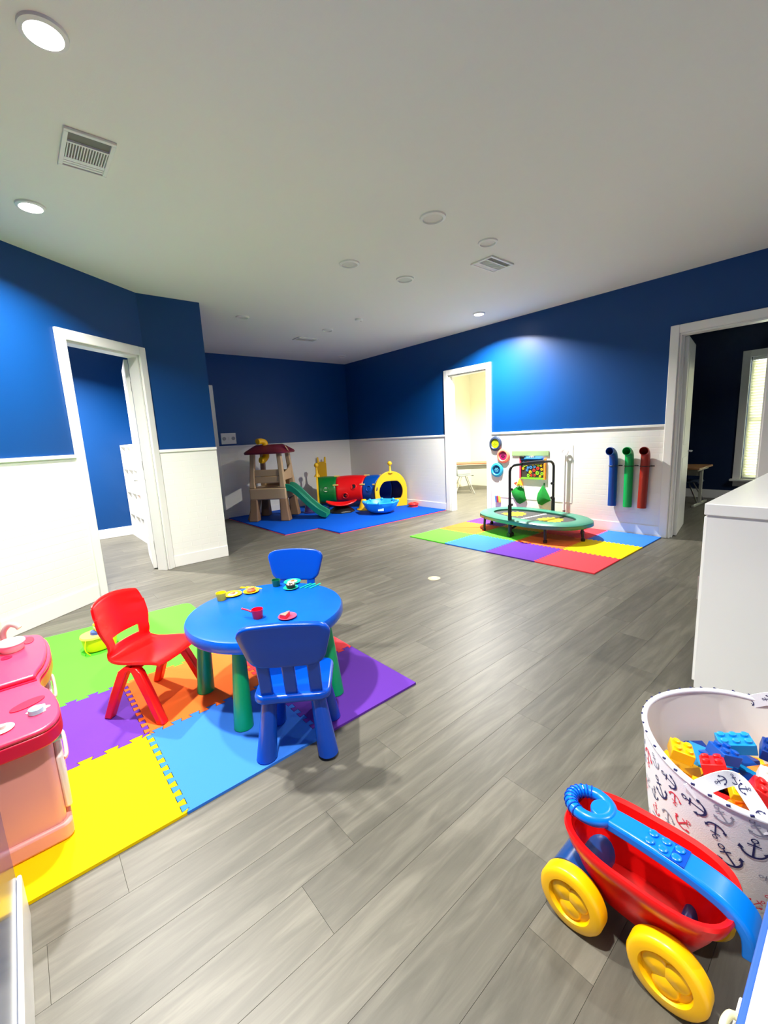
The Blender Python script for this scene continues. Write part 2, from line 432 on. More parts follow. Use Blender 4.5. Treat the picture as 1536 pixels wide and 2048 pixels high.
B().box(XW-0.10, XW+0.10, WY[0]-0.14, WY[1]+0.14, WZ[0]-0.035, WZ[0]).obj('window_sill', M_WHITE, win, bevel=0.006)
B().box(XW-0.02, XW, WY[0]-0.1, WY[1]+0.1, WZ[0]-0.13, WZ[0]-0.035).obj('window_apron', M_WHITE, win)
for ya, yb, za, zb in ((WY[0], WY[0]+0.05, WZ[0], WZ[1]), (WY[1]-0.05, WY[1], WZ[0], WZ[1]), (WY[0]+.05, WY[1]-.05, WZ[0], WZ[0]+0.05), (WY[0]+.05, WY[1]-.05, WZ[1]-0.05, WZ[1]), (WY[0]+.05, WY[1]-.05, 1.34, 1.39)):
    B().box(XW+0.08, XW+0.12, ya, yb, za, zb).obj('window_frame', M_WHITE, win)
B().box(XW+0.097, XW+0.103, WY[0]+0.05, WY[1]-0.05, WZ[0]+0.05, 1.34).obj('pane', M_GLASS, win)
B().box(XW+0.097, XW+0.103, WY[0]+0.05, WY[1]-0.05, 1.39, WZ[1]-0.05).obj('pane', M_GLASS, win)
# blinds
M_SLAT = bpy.data.materials.new('blind_slat'); M_SLAT.use_nodes = True
_n = M_SLAT.node_tree.nodes; _p = _n['Principled BSDF']; _p.inputs['Base Color'].default_value = lin((244, 240, 214))+(1,); _p.inputs['Roughness'].default_value = 0.5
_t = _n.new('ShaderNodeBsdfTranslucent'); _t.inputs[0].default_value = lin((250, 246, 220))+(1,)
_nz = _n.new('ShaderNodeTexNoise'); _nz.inputs['Scale'].default_value = 3; 
_m = _n.new('ShaderNodeMixShader'); _m.inputs[0].default_value = 0.45
M_SLAT.node_tree.links.new(_p.outputs[0], _m.inputs[1]); M_SLAT.node_tree.links.new(_t.outputs[0], _m.inputs[2])
M_SLAT.node_tree.links.new(_m.outputs[0], _n['Material Output'].inputs[0])
bl = thing('window_blind', 'white horizontal slat blind in the window of the navy room', 'blind', (XW+0.04, (WY[0]+WY[1])/2, WZ[0]))
hw = (WY[1]-WY[0])/2-0.015
B().box(-0.03, 0.03, -hw, hw, WZ[1]-WZ[0]-0.05, WZ[1]-WZ[0]-0.002).obj('head_rail', M_WHITE, bl, bevel=0.003)
NS = 42; pitch = (WZ[1]-WZ[0]-0.09)/NS; s0 = None
for i in range(NS):
    if s0 is None:
        s0 = B().box(-0.025, 0.025, -hw, hw, -0.0012, 0.0012).xf(Matrix.Rotation(math.radians(62), 4, 'Y')).obj('slat', M_SLAT, bl); s = s0
    else:
        s = s0.copy(); COL.objects.link(s)
    s.location = (0, 0, 0.03+pitch*(i+0.5))
B().box(-0.012, 0.012, -hw, hw, 0.003, 0.022).obj('bottom_rail', M_WHITE, bl)

# open door leaves
def leaf(n, loc, rz, width, h=OH-0.02, handle_z=1.0, side=1):
    e = sempty('door_%d' % n, loc, rz)
    B().box(0, width, -0.02, 0.02, 0.008, h).obj('door_leaf', M_WHITE, e, bevel=0.002)
    for (za, zb) in ((0.2, 0.95), (1.1, h-0.15)):
        B().box(0.12, width-0.12, -0.024, 0.024, za, zb).obj('door_panel', M_WHITE, e, bevel=0.003)
    for z in (0.28, 1.2, h-0.28):
        B().cyl((-0.008, side*0.022, z-0.05), (-0.008, side*0.022, z+0.05), 0.008, n=8).obj('hinge', M_STEEL, e)
    hd = B().cyl((width-0.07, -0.06, handle_z), (width-0.07, 0.06, handle_z), 0.012, n=10).obj('door_handle', M_STEEL, e)
    B().cyl((width-0.17, 0.06, handle_z), (width-0.06, 0.06, handle_z), 0.011, n=8).obj('lever', M_STEEL, hd)
    B().cyl((width-0.17, -0.06, handle_z), (width-0.06, -0.06, handle_z), 0.011, n=8).obj('lever', M_STEEL, hd)
leaf(2, (XR+WT+0.02, o2[1]-0.03, 0), math.radians(9.5), 0.78)
# left door leaf: hinge on the right jamb, swung into the left room, almost edge on
hx = CX-math.cos(AD)*(CW+0.03)+0.12*math.sin(AD)*-1; hy = BY-math.sin(AD)*(CW+0.03)+0.13*math.cos(AD)
leaf(1, (1.075, 5.44, 0), math.radians(81.5), 0.78, side=-1)

# ------------------------------------------------------------------ unseen lamps added to brighten the side rooms
lamp(7.4, 5.4, 'nearer added fill light inside the cream room', True, power=62)
lamp(8.2, 4.4, 'farther added fill light inside the cream room', True, power=45)
lamp(7.3, -0.6, 'dim added fill light inside the navy room', True, power=22)
lamp(0.2, 6.9, 'added fill light inside the room behind the left door', True, power=150)

# ------------------------------------------------------------------ unlit recessed lights, vents, detector
for (x, y, lab, r) in [(2.69, 2.43, 'unlit recessed light, the largest disc on the ceiling', 0.10),
                       (3.41, 2.45, 'unlit recessed light beside the right ceiling vent', 0.085),
                       (2.675, 3.48, 'unlit recessed light in the middle of the ceiling', 0.095),
                       (3.405, 3.49, 'faint unlit recessed light right of the middle of the ceiling', 0.095),
                       (2.532, 5.63, 'unlit recessed light near the alcove wall end', 0.085),
                       (3.867, 5.667, 'unlit recessed light in front of the far small vent', 0.085),
                       (5.253, 7.253, 'unlit recessed light in the far ceiling corner', 0.085)]:
    lamp(x, y, lab, False, r)
sd = thing('smoke_detector', 'small round white detector on the far ceiling', 'detector', (3.916, 4.952, HC))
B().lathe([(0.0, -0.032), (0.03, -0.032), (0.05, -0.022), (0.056, 0.0)], 24).obj('housing', M_RING, sd, 40)
B().cyl((0.015, -0.02, -0.034), (0.015, -0.02, -0.03), 0.008, n=10).obj('sensor', M_BLACKP, sd)
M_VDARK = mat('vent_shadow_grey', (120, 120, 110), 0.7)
def vent(cx, cy, lx, ly, label, rz=0, slots=True):
    t = thing('ceiling_vent', label, 'vent', (cx, cy, HC), rz)
    fw = 0.022
    f = B()
    for a in ((-lx/2, lx/2, -ly/2, -ly/2+fw), (-lx/2, lx/2, ly/2-fw, ly/2), (-lx/2, -lx/2+fw, -ly/2+fw, ly/2-fw), (lx/2-fw, lx/2, -ly/2+fw, ly/2-fw)):
        f.box(*a, -0.014, 0)
    f.obj('frame', M_RING, t, bevel=0.003)
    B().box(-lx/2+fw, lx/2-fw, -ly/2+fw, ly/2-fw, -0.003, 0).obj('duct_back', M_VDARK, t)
    yy = -ly/2+fw; L = ly-2*fw
    for k in (0.27, 0.74):
        B().box(-lx/2+fw, lx/2-fw, yy+L*k-0.006, yy+L*k+0.006, -0.013, -0.003).obj('divider', M_RING, t)
    g = B(); n = 15
    for i in range(n):
        x = -lx/2+fw+(lx-2*fw)*(i+0.5)/n
        g.box(x-0.0025, x+0.0025, yy+L*0.28, yy+L*0.73, -0.012, -0.003)
    g.obj('louver_grille', M_RING, t)
    g = B()
    for i in range(3):
        y = yy+L*(0.79+0.07*i); g.box(-lx/2+fw, lx/2-fw, y-0.006, y+0.012, -0.011, -0.004)
    g.obj('end_grille', M_RING, t)
    return t
vent(0.56, 3.045, 0.235, 0.37, 'large white ceiling vent near the lit lamps on the left')
vent(3.86, 2.72, 0.37, 0.25, 'square white ceiling vent on the right side of the ceiling')
vent(3.88, 6.33, 0.36, 0.22, 'distant small ceiling vent near the back wall')

# switch plate on back wall
sw = thing('switch_plate', 'white triple switch and dial plate on the blue back wall', 'switch', (3.10, YB, 1.495))
B().box(-0.14, 0.14, -0.012, 0, -0.10, 0.10).obj('plate', M_WHITE, sw, bevel=0.004)
for x in (-0.085, 0.085):
    B().cyl((x, -0.028, 0), (x, -0.012, 0), 0.03, 0.033, 18).obj('dial', mat('grey_dial', (150, 155, 160), 0.4), sw, 40)
B().box(-0.014, 0.014, -0.022, -0.012, -0.03, 0.03).obj('toggle', M_RING, sw, bevel=0.003)
fc = thing('floor_outlet', 'round beige floor outlet cover on the grey planks', 'outlet', (2.93, 2.76, 0.0))
B().lathe([(0.062, 0.0), (0.06, 0.004), (0.045, 0.005), (0.0, 0.005)], 28).obj('cover', mat('beige_metal', (190, 178, 150), 0.5), fc, 40)
B().lathe([(0.03, 0.005), (0.028, 0.007), (0.0, 0.007)], 20).obj('cap', mat('pale_beige', (215, 206, 182), 0.5), fc, 40)

# ------------------------------------------------------------------ foam tiles
TH = 0.012; ZM = 0.0126
FOAM = {'yellow': (244, 204, 0), 'blue': (56, 124, 226), 'purple': (100, 52, 164), 'orange': (246, 112, 44), 'red': (240, 66, 76),
        'green': (92, 220, 56), 'royal': (0, 80, 190), 'dgreen': (88, 190, 40)}
def foam(c): return mat('foam_'+c, FOAM[c], 0.75, var=0.015, bump=0.15, bscale=500, spec=0.12)
def edge_pts(p, q, teeth):
    p, q = Vector((p[0], p[1])), Vector((q[0], q[1]))
    if not teeth: return [p]
    flip = (p.x, p.y) > (q.x, q.y)
    a, b2 = (q, p) if flip else (p, q)
    d = b2-a; L = d.length; d /= L; nrm = Vector((-d.y, d.x)); n = teeth; per = L/n; dep = 0.013; sk = per*0.05
    out = [a]
    for i in range(n):
        s0 = i*per
        for (f, sg, k) in ((0.25, -1, -1), (0.25, 1, -1), (0.75, 1, 1), (0.75, -1, 1)):
            out.append(a+d*(s0+per*f+sk*k*sg)+nrm*dep*sg)
    out.append(b2)
    if flip: out.reverse()
    return out[:-1]
def tile(x0, x1, y0, y1, color, label, teeth, round_c=None):
    """teeth: counts for south, east, north, west edges"""
    c = [(x0, y0), (x1, y0), (x1, y1), (x0, y1)]
    pts = []
    for i in range(4): pts += edge_pts(c[i], c[(i+1) % 4], teeth[i])
    cx, cy = (x0+x1)/2, (y0+y1)/2
    g = 0.0012
    pts2 = []
    n = len(pts)
    for i in range(n):
        a, p, q = pts[i-1], pts[i], pts[(i+1) % n]
        d1 = (p-a).normalized(); d2 = (q-p).normalized()
        n1 = Vector((-d1.y, d1.x)); n2 = Vector((-d2.y, d2.x)); m = (n1+n2)
        m = m/ max(m.length_squared, 0.3)*2 if m.length > 1e-6 else n1
        pts2.append((p.x+m.x*g-cx, p.y+m.y*g-cy))
    o = B().prism(pts2, 0, TH).obj('foam_mat_tile', foam(color))
    o.location = (cx, cy, 0.0002)
    return tag(o, label, 'foam tile', 'interlocking foam floor tiles')
XA = (-0.314, 0.300, 0.914, 1.530); YA = (1.604, 2.218, 2.832)
tile(XA[0], XA[1], YA[0], YA[1], 'yellow', 'bright yellow foam tile under the pink play kitchen', (0, 10, 6, 0))
tile(XA[1], XA[2], YA[0], YA[1], 'blue', 'light blue foam tile under the near blue chair', (0, 10, 7, 10))
tile(XA[2], XA[3], YA[0], YA[1], 'purple', 'purple foam tile in the shadow right of the blue table', (0, 0, 7, 10))
tile(XA[0], XA[1], YA[1], YA[2], 'purple', 'purple foam tile between pink kitchen and red chair', (6, 10, 6, 0))
tile(XA[1], XA[2], YA[1], YA[2], 'orange', 'orange foam tile under the red chair and blue table', (7, 10, 6, 10))
tile(XA[2], XA[3], YA[1], YA[2], 'red', 'coral red foam tile mostly hidden behind the blue table', (7, 0, 0, 10))
# large green mat: its near edge meets the purple and the orange tile
pts = [Vector(p) for p in [(XA[2], YA[2])]]
south = edge_pts((XA[0], YA[2]), (XA[1], YA[2]), 6)+edge_pts((XA[1], YA[2]), (XA[2], YA[2]), 6)
gp = [(p.x+0.0, p.y+0.0015) for p in south]+[(XA[2], YA[2]+0.0015), (1.0, YA[2]+0.0015), (1.0, 3.88), (0.985, 3.93), (0.94, 3.95), (XA[0], 4.04)]
tag(B().prism(gp, 0.0002, TH+0.0002).obj('foam_mat_tile', foam('green')), 'large lime green foam mat under the yellow toy radio', 'foam tile', 'interlocking foam floor tiles')

XB = (4.0, 4.615, 5.23, 5.835); YBt = (1.70, 2.32, 2.94, 3.565, 4.2)
cols = [[('red', 'coral foam tile at the near right corner of the trampoline mat'), ('purple', 'purple foam tile on the near edge of the trampoline mat'),
         ('blue', 'light blue foam tile on the near edge of the trampoline mat'), ('green', 'lime green foam tile at the left corner of the trampoline mat')],
        [('yellow', 'yellow foam tile beside the coral tile below the pipes'), ('orange', 'orange foam tile under the right end of the trampoline'),
         ('green', 'green foam tile beneath the black trampoline post'), ('orange', 'orange foam tile beyond the left end of the trampoline')],
        [('blue', 'light blue foam tile against the wall beneath the pipes'), ('red', 'coral foam tile against the wall behind the trampoline'),
         ('yellow', 'yellow foam tile in the shade beneath the trampoline'), ('purple', 'purple foam tile next to the cream room doorway')]]
for i in range(3):
    for j in range(4):
        c, lab = cols[i][j]
        tile(XB[i], XB[i+1], YBt[j], YBt[j+1], c, lab, (12 if j else 0, 12 if i < 2 else 0, 12 if j < 3 else 0, 12 if i else 0))
# blue corner play mat with red underside
pm = thing('corner_play_mat', 'large blue foam play mat with red underside in the far corner', 'play mat', (4.4, 6.6, 0))
poly = [(3.50, 5.165), (5.845, 5.165), (5.845, 8.0), (2.925, 8.0), (2.925, 5.77), (3.50, 5.77)]
B().prism([(x-4.4, y-6.6) for x, y in poly], 0.008, 0.022).obj('blue_top_layer', foam('royal'), pm)
B().prism([((x-4.4)*1.0035, (y-6.6)*1.003) for x, y in poly], 0.0005, 0.008).obj('red_bottom_layer', mat('foam_pinkred', (235, 70, 96), 0.7), pm)
ZC = 0.0223

# ------------------------------------------------------------------ blue children's chairs
def blue_chair():
    t = thing('child_chair', 'blue plastic child chair with its slatted back towards the viewer', 'chair', group='blue chairs at the round table')
    B().prism(rrect(-0.165, 0.165, -0.15, 0.165, 0.05), 0.268, 0.305).obj('seat', M_BLUE, t, bevel=0.012, seg=3)
    for sx in (-1, 1):
        for sy in (-1, 1):
            B().lathe([(0.041, 0.0), (0.045, 0.005), (0.044, 0.02), (0.032, 0.272), (0.0, 0.272)], 22).xf(Matrix.Shear('XY', 4, (-sx*0.11, -sy*0.11))).obj('leg', M_BLUE, t, 40).location = (sx*0.135, sy*0.125, 0)
    # backrest panel: wide rounded trapezoid, slightly curved, leaning back
    yb = lambda z: -0.125-(z-0.30)*0.235
    def panel(u, v):
        z = 0.450+v*0.198
        w0 = 0.150+0.040*min(1, v*1.3)
        # rounded corners
        r = 0.05; dz = min(v, 1-v)*0.198
        ins = 0 if dz >= r else r-math.sqrt(max(0, r*r-(r-dz)**2))
        x = (u*2-1)*(w0-ins)
        return (x, yb(z)+0.35*x*x, z+(0.010*(1-(u*2-1)**2) if v > 0.5 else 0)*v)
    B().sheet(panel, 12, 14).obj('backrest', M_BLUE, t, 60, solid=0.026, bevel=0.007)
    for x in (-0.105, 0.0, 0.105):
        B().add([(x-0.027, yb(z)+0.35*x*x+dy, z) if k == 0 else (x+0.027, yb(z)+0.35*x*x+dy, z) for z in (0.285, 0.48) for dy in (-0.010, 0.010) for k in (0, 1)],
                [(0,1,3,2),(4,6,7,5),(0,4,5,1),(2,3,7,6),(0,2,6,4),(1,5,7,3)]).obj('back_slat', M_BLUE, t, bevel=0.006)
    return t
bc = blue_chair()
bc.location = (0.835, 1.672, ZM); bc.rotation_euler = (0, 0, math.radians(-37.1))
dup(bc, 'blue plastic child chair on the far side of the table, facing the viewer', (1.205, 2.408, ZM), math.atan2(0.735, -0.678))

# ------------------------------------------------------------------ red chair
rc = thing('child_chair', 'red moulded plastic child chair with handle slot left of the table', 'chair', (0.42, 2.49, ZM), math.atan2(-0.6, -0.8))
prof = smoothpath([(0.175, 0.292, .160), (0.15, 0.303, .163), (0.05, 0.297, .163), (-0.06, 0.287, .16), (-0.125, 0.292, .152), (-0.158, 0.325, .140), (-0.172, 0.385, .142), (-0.180, 0.43, .156), (-0.190, 0.47, .163), (-0.205, 0.54, .160), (-0.222, 0.595, .150), (-0.236, 0.605, .140)], 4)
NU = 16
def shell(u, v):
    k = v*(len(prof)-1); i = min(int(k), len(prof)-2); fr = k-i
    p = prof[i].lerp(prof[i+1], fr); x = (u*2-1)
    curve = 0.030*x*x if p.y < 0.33 else -0.0
    fwd = 0.035*x*x if p.y > 0.36 else 0.035*x*x*max(0, (p.y-0.30)/0.06)
    return (x*p.z, p.x+fwd, p.y+(0.012*x*x if p.y < 0.33 else 0)+(-0.02*x*x if v > 0.8 else 0))
NV = len(prof)-1
slot = [j for j in range(NV) if 0.352 < (prof[j].y+prof[j+1].y)/2 < 0.392]
B().sheet(shell, NU, NV, skip=lambda i, j: (j in slot and 3 <= i < NU-3)).obj('seat_shell', M_RED, rc, 60, solid=0.014, bevel=0.004)
for sx in (-1, 1):
    for sy in (-1, 1):
        pth = [(sx*0.150, sy*0.012, 0.283), (sx*0.156, sy*0.04, 0.262), (sx*0.166, sy*0.10, 0.14), (sx*0.175, sy*0.160, 0.0)]
        rings = []
        for (x, y, z), ww in zip(pth, (0.027, 0.028, 0.025, 0.022)):
            rings.append([(x-0.021, y-ww, z), (x+0.021, y-ww, z), (x+0.021, y+ww, z), (x-0.021, y+ww, z)])
        B().loft(rings).obj('leg', M_RED, rc, bevel=0.008, seg=3)
B().box(-0.15, 0.15, -0.02, 0.02, 0.255, 0.285).obj('under_brace', M_RED, rc, bevel=0.006)

# ------------------------------------------------------------------ round table
tb = thing('round_table', 'round blue children\'s table with green cone legs', 'table', (0.94, 2.16, ZM), math.radians(-9))
B().lathe([(0.0, 0.405), (0.39, 0.405), (0.41, 0.41), (0.42, 0.425), (0.42, 0.455), (0.412, 0.468), (0.40, 0.4715), (0.0, 0.4715)], 64).obj('table_top', M_TBLUE, tb, 35)
for (X, Y) in ((0.635, 2.395), (0.665, 1.935), (1.150, 1.850), (1.315, 2.200)):
    px, py = X-0.94, Y-2.16; cr, sr = math.cos(math.radians(9)), math.sin(math.radians(9))
    px, py = px*cr-py*sr, px*sr+py*cr; rr = math.hypot(px, py)
    B().lathe([(0.044, 0.0), (0.047, 0.004), (0.046, 0.02), (0.031, 0.41), (0.0, 0.41)], 24).xf(Matrix.Shear('XY', 4, (-px/rr*0.075, -py/rr*0.075))).obj('leg', M_GREENLEG, tb, 35).location = (px, py, 0)
ZT = ZM+0.4715+0.0003

# toy tableware (positions on the table)
M_PYEL = mat('toy_yellow', (250, 208, 20), 0.35); M_PGRN = mat('toy_dark_green', (0, 104, 66), 0.35); M_PTEAL = mat('toy_teal', (10, 176, 140), 0.35)
M_PRED = mat('toy_crimson', (226, 8, 52), 0.35); M_PPINK = mat('toy_pink', (240, 70, 104), 0.35); M_EGGW = mat('egg_white', (250, 226, 170), 0.5)
M_YOLK = mat('sausage_orange', (226, 110, 60), 0.5); M_CAKE = mat('chocolate', (38, 26, 22), 0.6); M_CREAMF = mat('frosting', (230, 220, 196), 0.6)
def plate(x, y, r, m, label):
    t = thing('toy_plate', label, 'toy plate', (x, y, ZT))
    B().lathe([(0.0, 0.002), (r*0.6, 0.002), (r*0.62, 0.0), (r*0.66, 0.001), (r, 0.009), (r*0.97, 0.011), (r*0.64, 0.005), (0.0, 0.005)], 28).obj('dish', m, t, 40)
    return t
def blob(t, name, m, x, y, z, a, b2, h, rz=0):
    o = B().lathe([(0.0, 0.0), (0.7, 0.0), (1.0, 0.35), (0.85, 0.75), (0.45, 1.0), (0.0, 1.0)], 18).xf(Matrix.Diagonal((a, b2, h, 1))).obj(name, m, t, 60)
    o.location = (x, y, z); o.rotation_euler = (0, 0, rz); return o
p = plate(0.885, 2.50, 0.055, M_PYEL, 'yellow toy plate holding a fried egg')
e1 = thing('toy_fried_egg', 'toy fried egg on the yellow plate', 'toy food', (0.885, 2.50, ZT+0.0055)); blob(e1, 'egg_white', M_EGGW, 0, 0, 0, 0.034, 0.026, 0.006, 0.5); blob(e1, 'yolk', M_YOLK, 0.0, 0, 0.006, 0.016, 0.014, 0.008)
p = plate(0.985, 2.462, 0.048, M_PYEL, 'yellow toy plate holding a brown bun')
e1 = thing('toy_bun', 'round brown toy bun on a yellow plate', 'toy food', (0.985, 2.462, ZT+0.0055)); blob(e1, 'bun', mat('bun_brown', (206, 104, 62), 0.5), 0, 0, 0, 0.029, 0.026, 0.022); blob(e1, 'bun_top', mat('bun_top', (222, 130, 80), 0.5), 0, 0, .0215, 0.02, 0.018, 0.005)
def cutlery(x, y, rz, m, kind, label, grp):
    t = thing('toy_'+kind, label, 'toy cutlery', (x, y, ZT), rz, grp)
    B().prism(rrect(-0.004, 0.004, -0.05, 0.012, 0.003), 0, 0.004).obj('handle', m, t)
    if kind == 'fork':
        B().prism(rrect(-0.008, 0.008, 0.012, 0.026, 0.003), 0, 0.004).obj('fork_head', m, t)
        for k in (-1, 0, 1): B().box(k*0.006-0.0016, k*0.006+0.0016, 0.026, 0.046, 0, 0.004).obj('tine', m, t)
    elif kind == 'spoon':
        B().prism([(0.010*math.cos(a), 0.028+0.016*math.sin(a)) for a in [2*PI*i/16 for i in range(16)]], 0, 0.004).obj('spoon_bowl', m, t)
    else:
        B().prism([(-0.006, 0.012), (0.006, 0.012), (0.007, 0.04), (0.0, 0.05), (-0.006, 0.045)], 0, 0.004).obj('blade', m, t)
for k, (x, y, kd) in enumerate([(0.99, 2.555, 'fork'), (1.015, 2.533, 'spoon'), (1.04, 2.51, 'knife')]):
    cutlery(x, y, math.radians(18), M_PYEL, kd, 'yellow toy %s lying beside the bun plate' % kd, 'yellow toy cutlery')
for k, (x, y, kd) in enumerate([(1.275, 2.30, 'fork'), (1.295, 2.278, 'spoon'), (1.312, 2.25, 'knife')]):
    cutlery(x, y, math.radians(-75), M_PTEAL, kd, 'teal toy %s lying beside the green plate' % kd, 'teal toy cutlery')
def cup(x, y, r, h, m, label, handle=False, tilt=0, n=24):
    t = thing('toy_cup', label, 'toy cup', (x, y, ZT))
    B().lathe([(0.0, 0.0), (r*0.8, 0.0), (r*0.84, 0.002), (r, h), (r*0.92, h), (r*0.78, 0.006), (0.0, 0.006)], n).obj('cup_body', m, t, 35)
    if handle: 
        B().tube([(-r*0.9, 0.01, h*0.8), (-r*1.3, 0.03, h*0.95), (-r*1.9, 0.06, h*1.05)], 0.005, 8).obj('handle', m, t, 50)
    return t
cup(0.806, 2.470, 0.030, 0.046, M_PYEL, 'yellow toy cup beside the fried egg plate', n=10)
cup(1.145, 2.445, 0.027, 0.042, M_PGRN, 'dark green toy cup near the green plates')
cup(0.845, 2.06, 0.030, 0.048, M_PRED, 'red toy cup with a stick handle near the table centre', True)
plate(1.248, 2.425, 0.055, M_PTEAL, 'green toy plate holding a toy egg by the far chair')
e1 = thing('toy_fried_egg', 'toy fried egg on the green plate', 'toy food', (1.248, 2.425, ZT+0.0055)); blob(e1, 'egg_white', M_EGGW, 0, 0, 0, 0.034, 0.028, 0.006, 0.2); blob(e1, 'yolk', M_YOLK, 0, 0, 0.006, 0.014, 0.012, 0.007)
plate(1.185, 2.33, 0.046, M_PTEAL, 'green toy saucer holding a dark cupcake')
e1 = thing('toy_cupcake', 'dark chocolate toy cupcake with pale frosting dots on a green saucer', 'toy food', (1.185, 2.33, ZT+0.0055))
B().lathe([(0.0, 0), (0.024, 0), (0.030, 0.022), (0.0, 0.024)], 18).obj('cake', M_CAKE, e1, 40)
for k in range(7):
    a = 2*PI*k/7; blob(e1, 'frosting_dot', M_CREAMF, 0.019*math.cos(a), 0.019*math.sin(a), 0.022, 0.006, 0.006, 0.006)
plate(0.955, 1.945, 0.048, M_PPINK, 'pink toy plate holding a pie slice behind the near chair')
e1 = thing('toy_pie_slice', 'salmon toy pie slice on the pink plate', 'toy food', (0.95, 1.945, ZT+0.0055), 0.4)
B().prism([(-0.03, 0.02), (-0.03, -0.02), (0.03, 0.0)], 0, 0.018).obj('filling', mat('pie_crimson', (196, 30, 52), 0.5), e1, bevel=0.002)
B().prism([(-0.03, 0.02), (-0.03, -0.02), (0.03, 0.0)], 0.018, 0.024).obj('crust', mat('pie_salmon', (238, 128, 110), 0.5), e1, bevel=0.002)

# ------------------------------------------------------------------ toy radio on the green mat
ra = thing('toy_drum', 'yellow oval toy with blue and white top on the green mat', 'toy', (0.275, 3.50, ZM), 0.2); ra.scale = (1.1, 1.1, 1.15)
B().loft([supell(0.075, 0.055, 2.4, 28, 0.0), supell(0.088, 0.068, 2.4, 28, 0.01), supell(0.098, 0.078, 2.4, 28, 0.085), supell(0.094, 0.074, 2.4, 28, 0.092)]).obj('tub', mat('mustard_plastic', (226, 196, 8), 0.35), ra, 40)
B().loft([supell(0.098, 0.078, 2.4, 28, 0.086), supell(0.104, 0.084, 2.4, 28, 0.09), supell(0.10, 0.08, 2.4, 28, 0.10)]).obj('rim', mat('pale_orange', (246, 190, 90), 0.35), ra, 40)
B().loft([supell(0.062, 0.045, 2.2, 24, 0.10), supell(0.058, 0.042, 2.2, 24, 0.116)]).obj('blue_pad', mat('periwinkle', (60, 92, 170), 0.35), ra, 40).location = (0.015, 0, 0)
for k, (mm, z) in enumerate([(M_PYEL, 0.116), (M_WHITE, 0.130), (M_PYEL, 0.144)]):
    B().box(-0.02, 0.055, -0.025, 0.025, z, z+0.013).obj('stacked_key', mm, ra, bevel=0.003)
B().tube(smoothpath([(-0.09, -0.05, 0.088), (-0.105, -0.07, 0.04), (-0.085, -0.078, 0.006)], 5), 0.003, 6).obj('cord_handle', mat('mustard_plastic', (226, 196, 8)), ra, 60)

# ------------------------------------------------------------------ pink play kitchen
pk = thing('play_kitchen', 'pink plastic toddler play kitchen with sink and faucet', 'play kitchen', (-0.26, 2.25, ZM))
M_LPINK = mat('light_pink_plastic', (232, 158, 152), 0.4, var=0.03); M_HPINK = mat('hot_pink_plastic', (238, 58, 98), 0.32, var=0.03)
M_CRIM = mat('crimson_plastic', (226, 0, 58), 0.35); M_PALE = mat('pale_plastic', (240, 226, 220), 0.35); M_AQUA = mat('aqua_plastic', (142, 206, 220), 0.3)
M_GREY = mat('grey_plastic', (190, 176, 172), 0.35)
lx = lambda X: X+0.26
ly = lambda Y: Y-2.25
B().prism(rrect(lx(-0.60), lx(-0.045), ly(1.80), ly(2.72), 0.03), 0.06, 0.405).obj('cabinet_body', M_LPINK, pk, bevel=0.006)
B().prism(rrect(lx(-0.61), lx(-0.030), ly(1.785), ly(2.735), 0.03), 0.0, 0.065).obj('plinth', M_LPINK, pk, bevel=0.010)
front = smoothpath([(-0.12, 1.765, 0), (-0.05, 1.775, 0), (-0.012, 1.83, 0), (-0.006, 1.93, 0), (-0.022, 2.05, 0), (-0.048, 2.14, 0), (-0.05, 2.22, 0), (-0.020, 2.32, 0), (-0.002, 2.45, 0), (-0.002, 2.60, 0), (-0.02, 2.70, 0), (-0.08, 2.75, 0)], 5)
op = [(lx(q.x), ly(q.y)) for q in front]+[(lx(-0.60), ly(2.75)), (lx(-0.60), ly(1.765))]
B().prism(op, 0.385, 0.437).obj('counter_edge', M_CRIM, pk, bevel=0.006)
B().prism(op, 0.437, 0.455).obj('counter_top', M_HPINK, pk, bevel=0.008, seg=3)
# raised rear deck with a step
op2 = [(lx(q.x)-0.012, ly(q.y)) for q in front if q.y > 2.20]+[(lx(-0.60), ly(2.74)), (lx(-0.60), ly(2.20))]
B().prism(op2, 0.455, 0.475).obj('sink_deck', M_HPINK, pk, bevel=0.008, seg=3)
B().box(lx(-0.55), lx(-0.06), ly(2.185), ly(2.20), 0.4555, 0.458).obj('step_line', M_CRIM, pk)
B().lathe([(0.0, 0.0), (0.042, 0.0), (0.050, 0.026), (0.054, 0.028), (0.053, 0.031), (0.046, 0.028), (0.038, 0.006), (0.0, 0.006)], 28).xf(Matrix.Diagonal((1.0, 1.15, 1.3, 1))).obj('sink_basin', M_PALE, pk, 40).location = (lx(-0.135), ly(2.58), 0.4755)
B().prism([(lx(-0.075)+0.022*math.cos(a), ly(2.65)+0.05*math.sin(a)) for a in [2*PI*i/18 for i in range(18)]], 0.475, 0.4775).obj('soap_recess', M_CRIM, pk)
B().prism([(lx(-0.155)+0.02*math.cos(a), ly(2.49)+0.02*math.sin(a)) for a in [2*PI*i/18 for i in range(18)]], 0.475, 0.4775).obj('drain_recess', M_CRIM, pk)
B().tube(smoothpath([(lx(-0.165), ly(2.70), 0.474), (lx(-0.160), ly(2.70), 0.53), (lx(-0.135), ly(2.69), 0.562), (lx(-0.11), ly(2.67), 0.56), (lx(-0.098), ly(2.66), 0.545)], 5), 0.012, 10).obj('faucet', M_GREY, pk, 60)
B().box(lx(-0.26), lx(-0.165), ly(2.685), ly(2.715), 0.475, 0.49).obj('faucet_base', M_GREY, pk, bevel=0.004)
B().prism([(lx(-0.095)+0.052*math.cos(a)*1, ly(1.995)+0.030*math.sin(a)+0.3*0.052*math.cos(a)) for a in [2*PI*i/24 for i in range(24)]], 0.455, 0.458).obj('pan_recess', M_CRIM, pk)
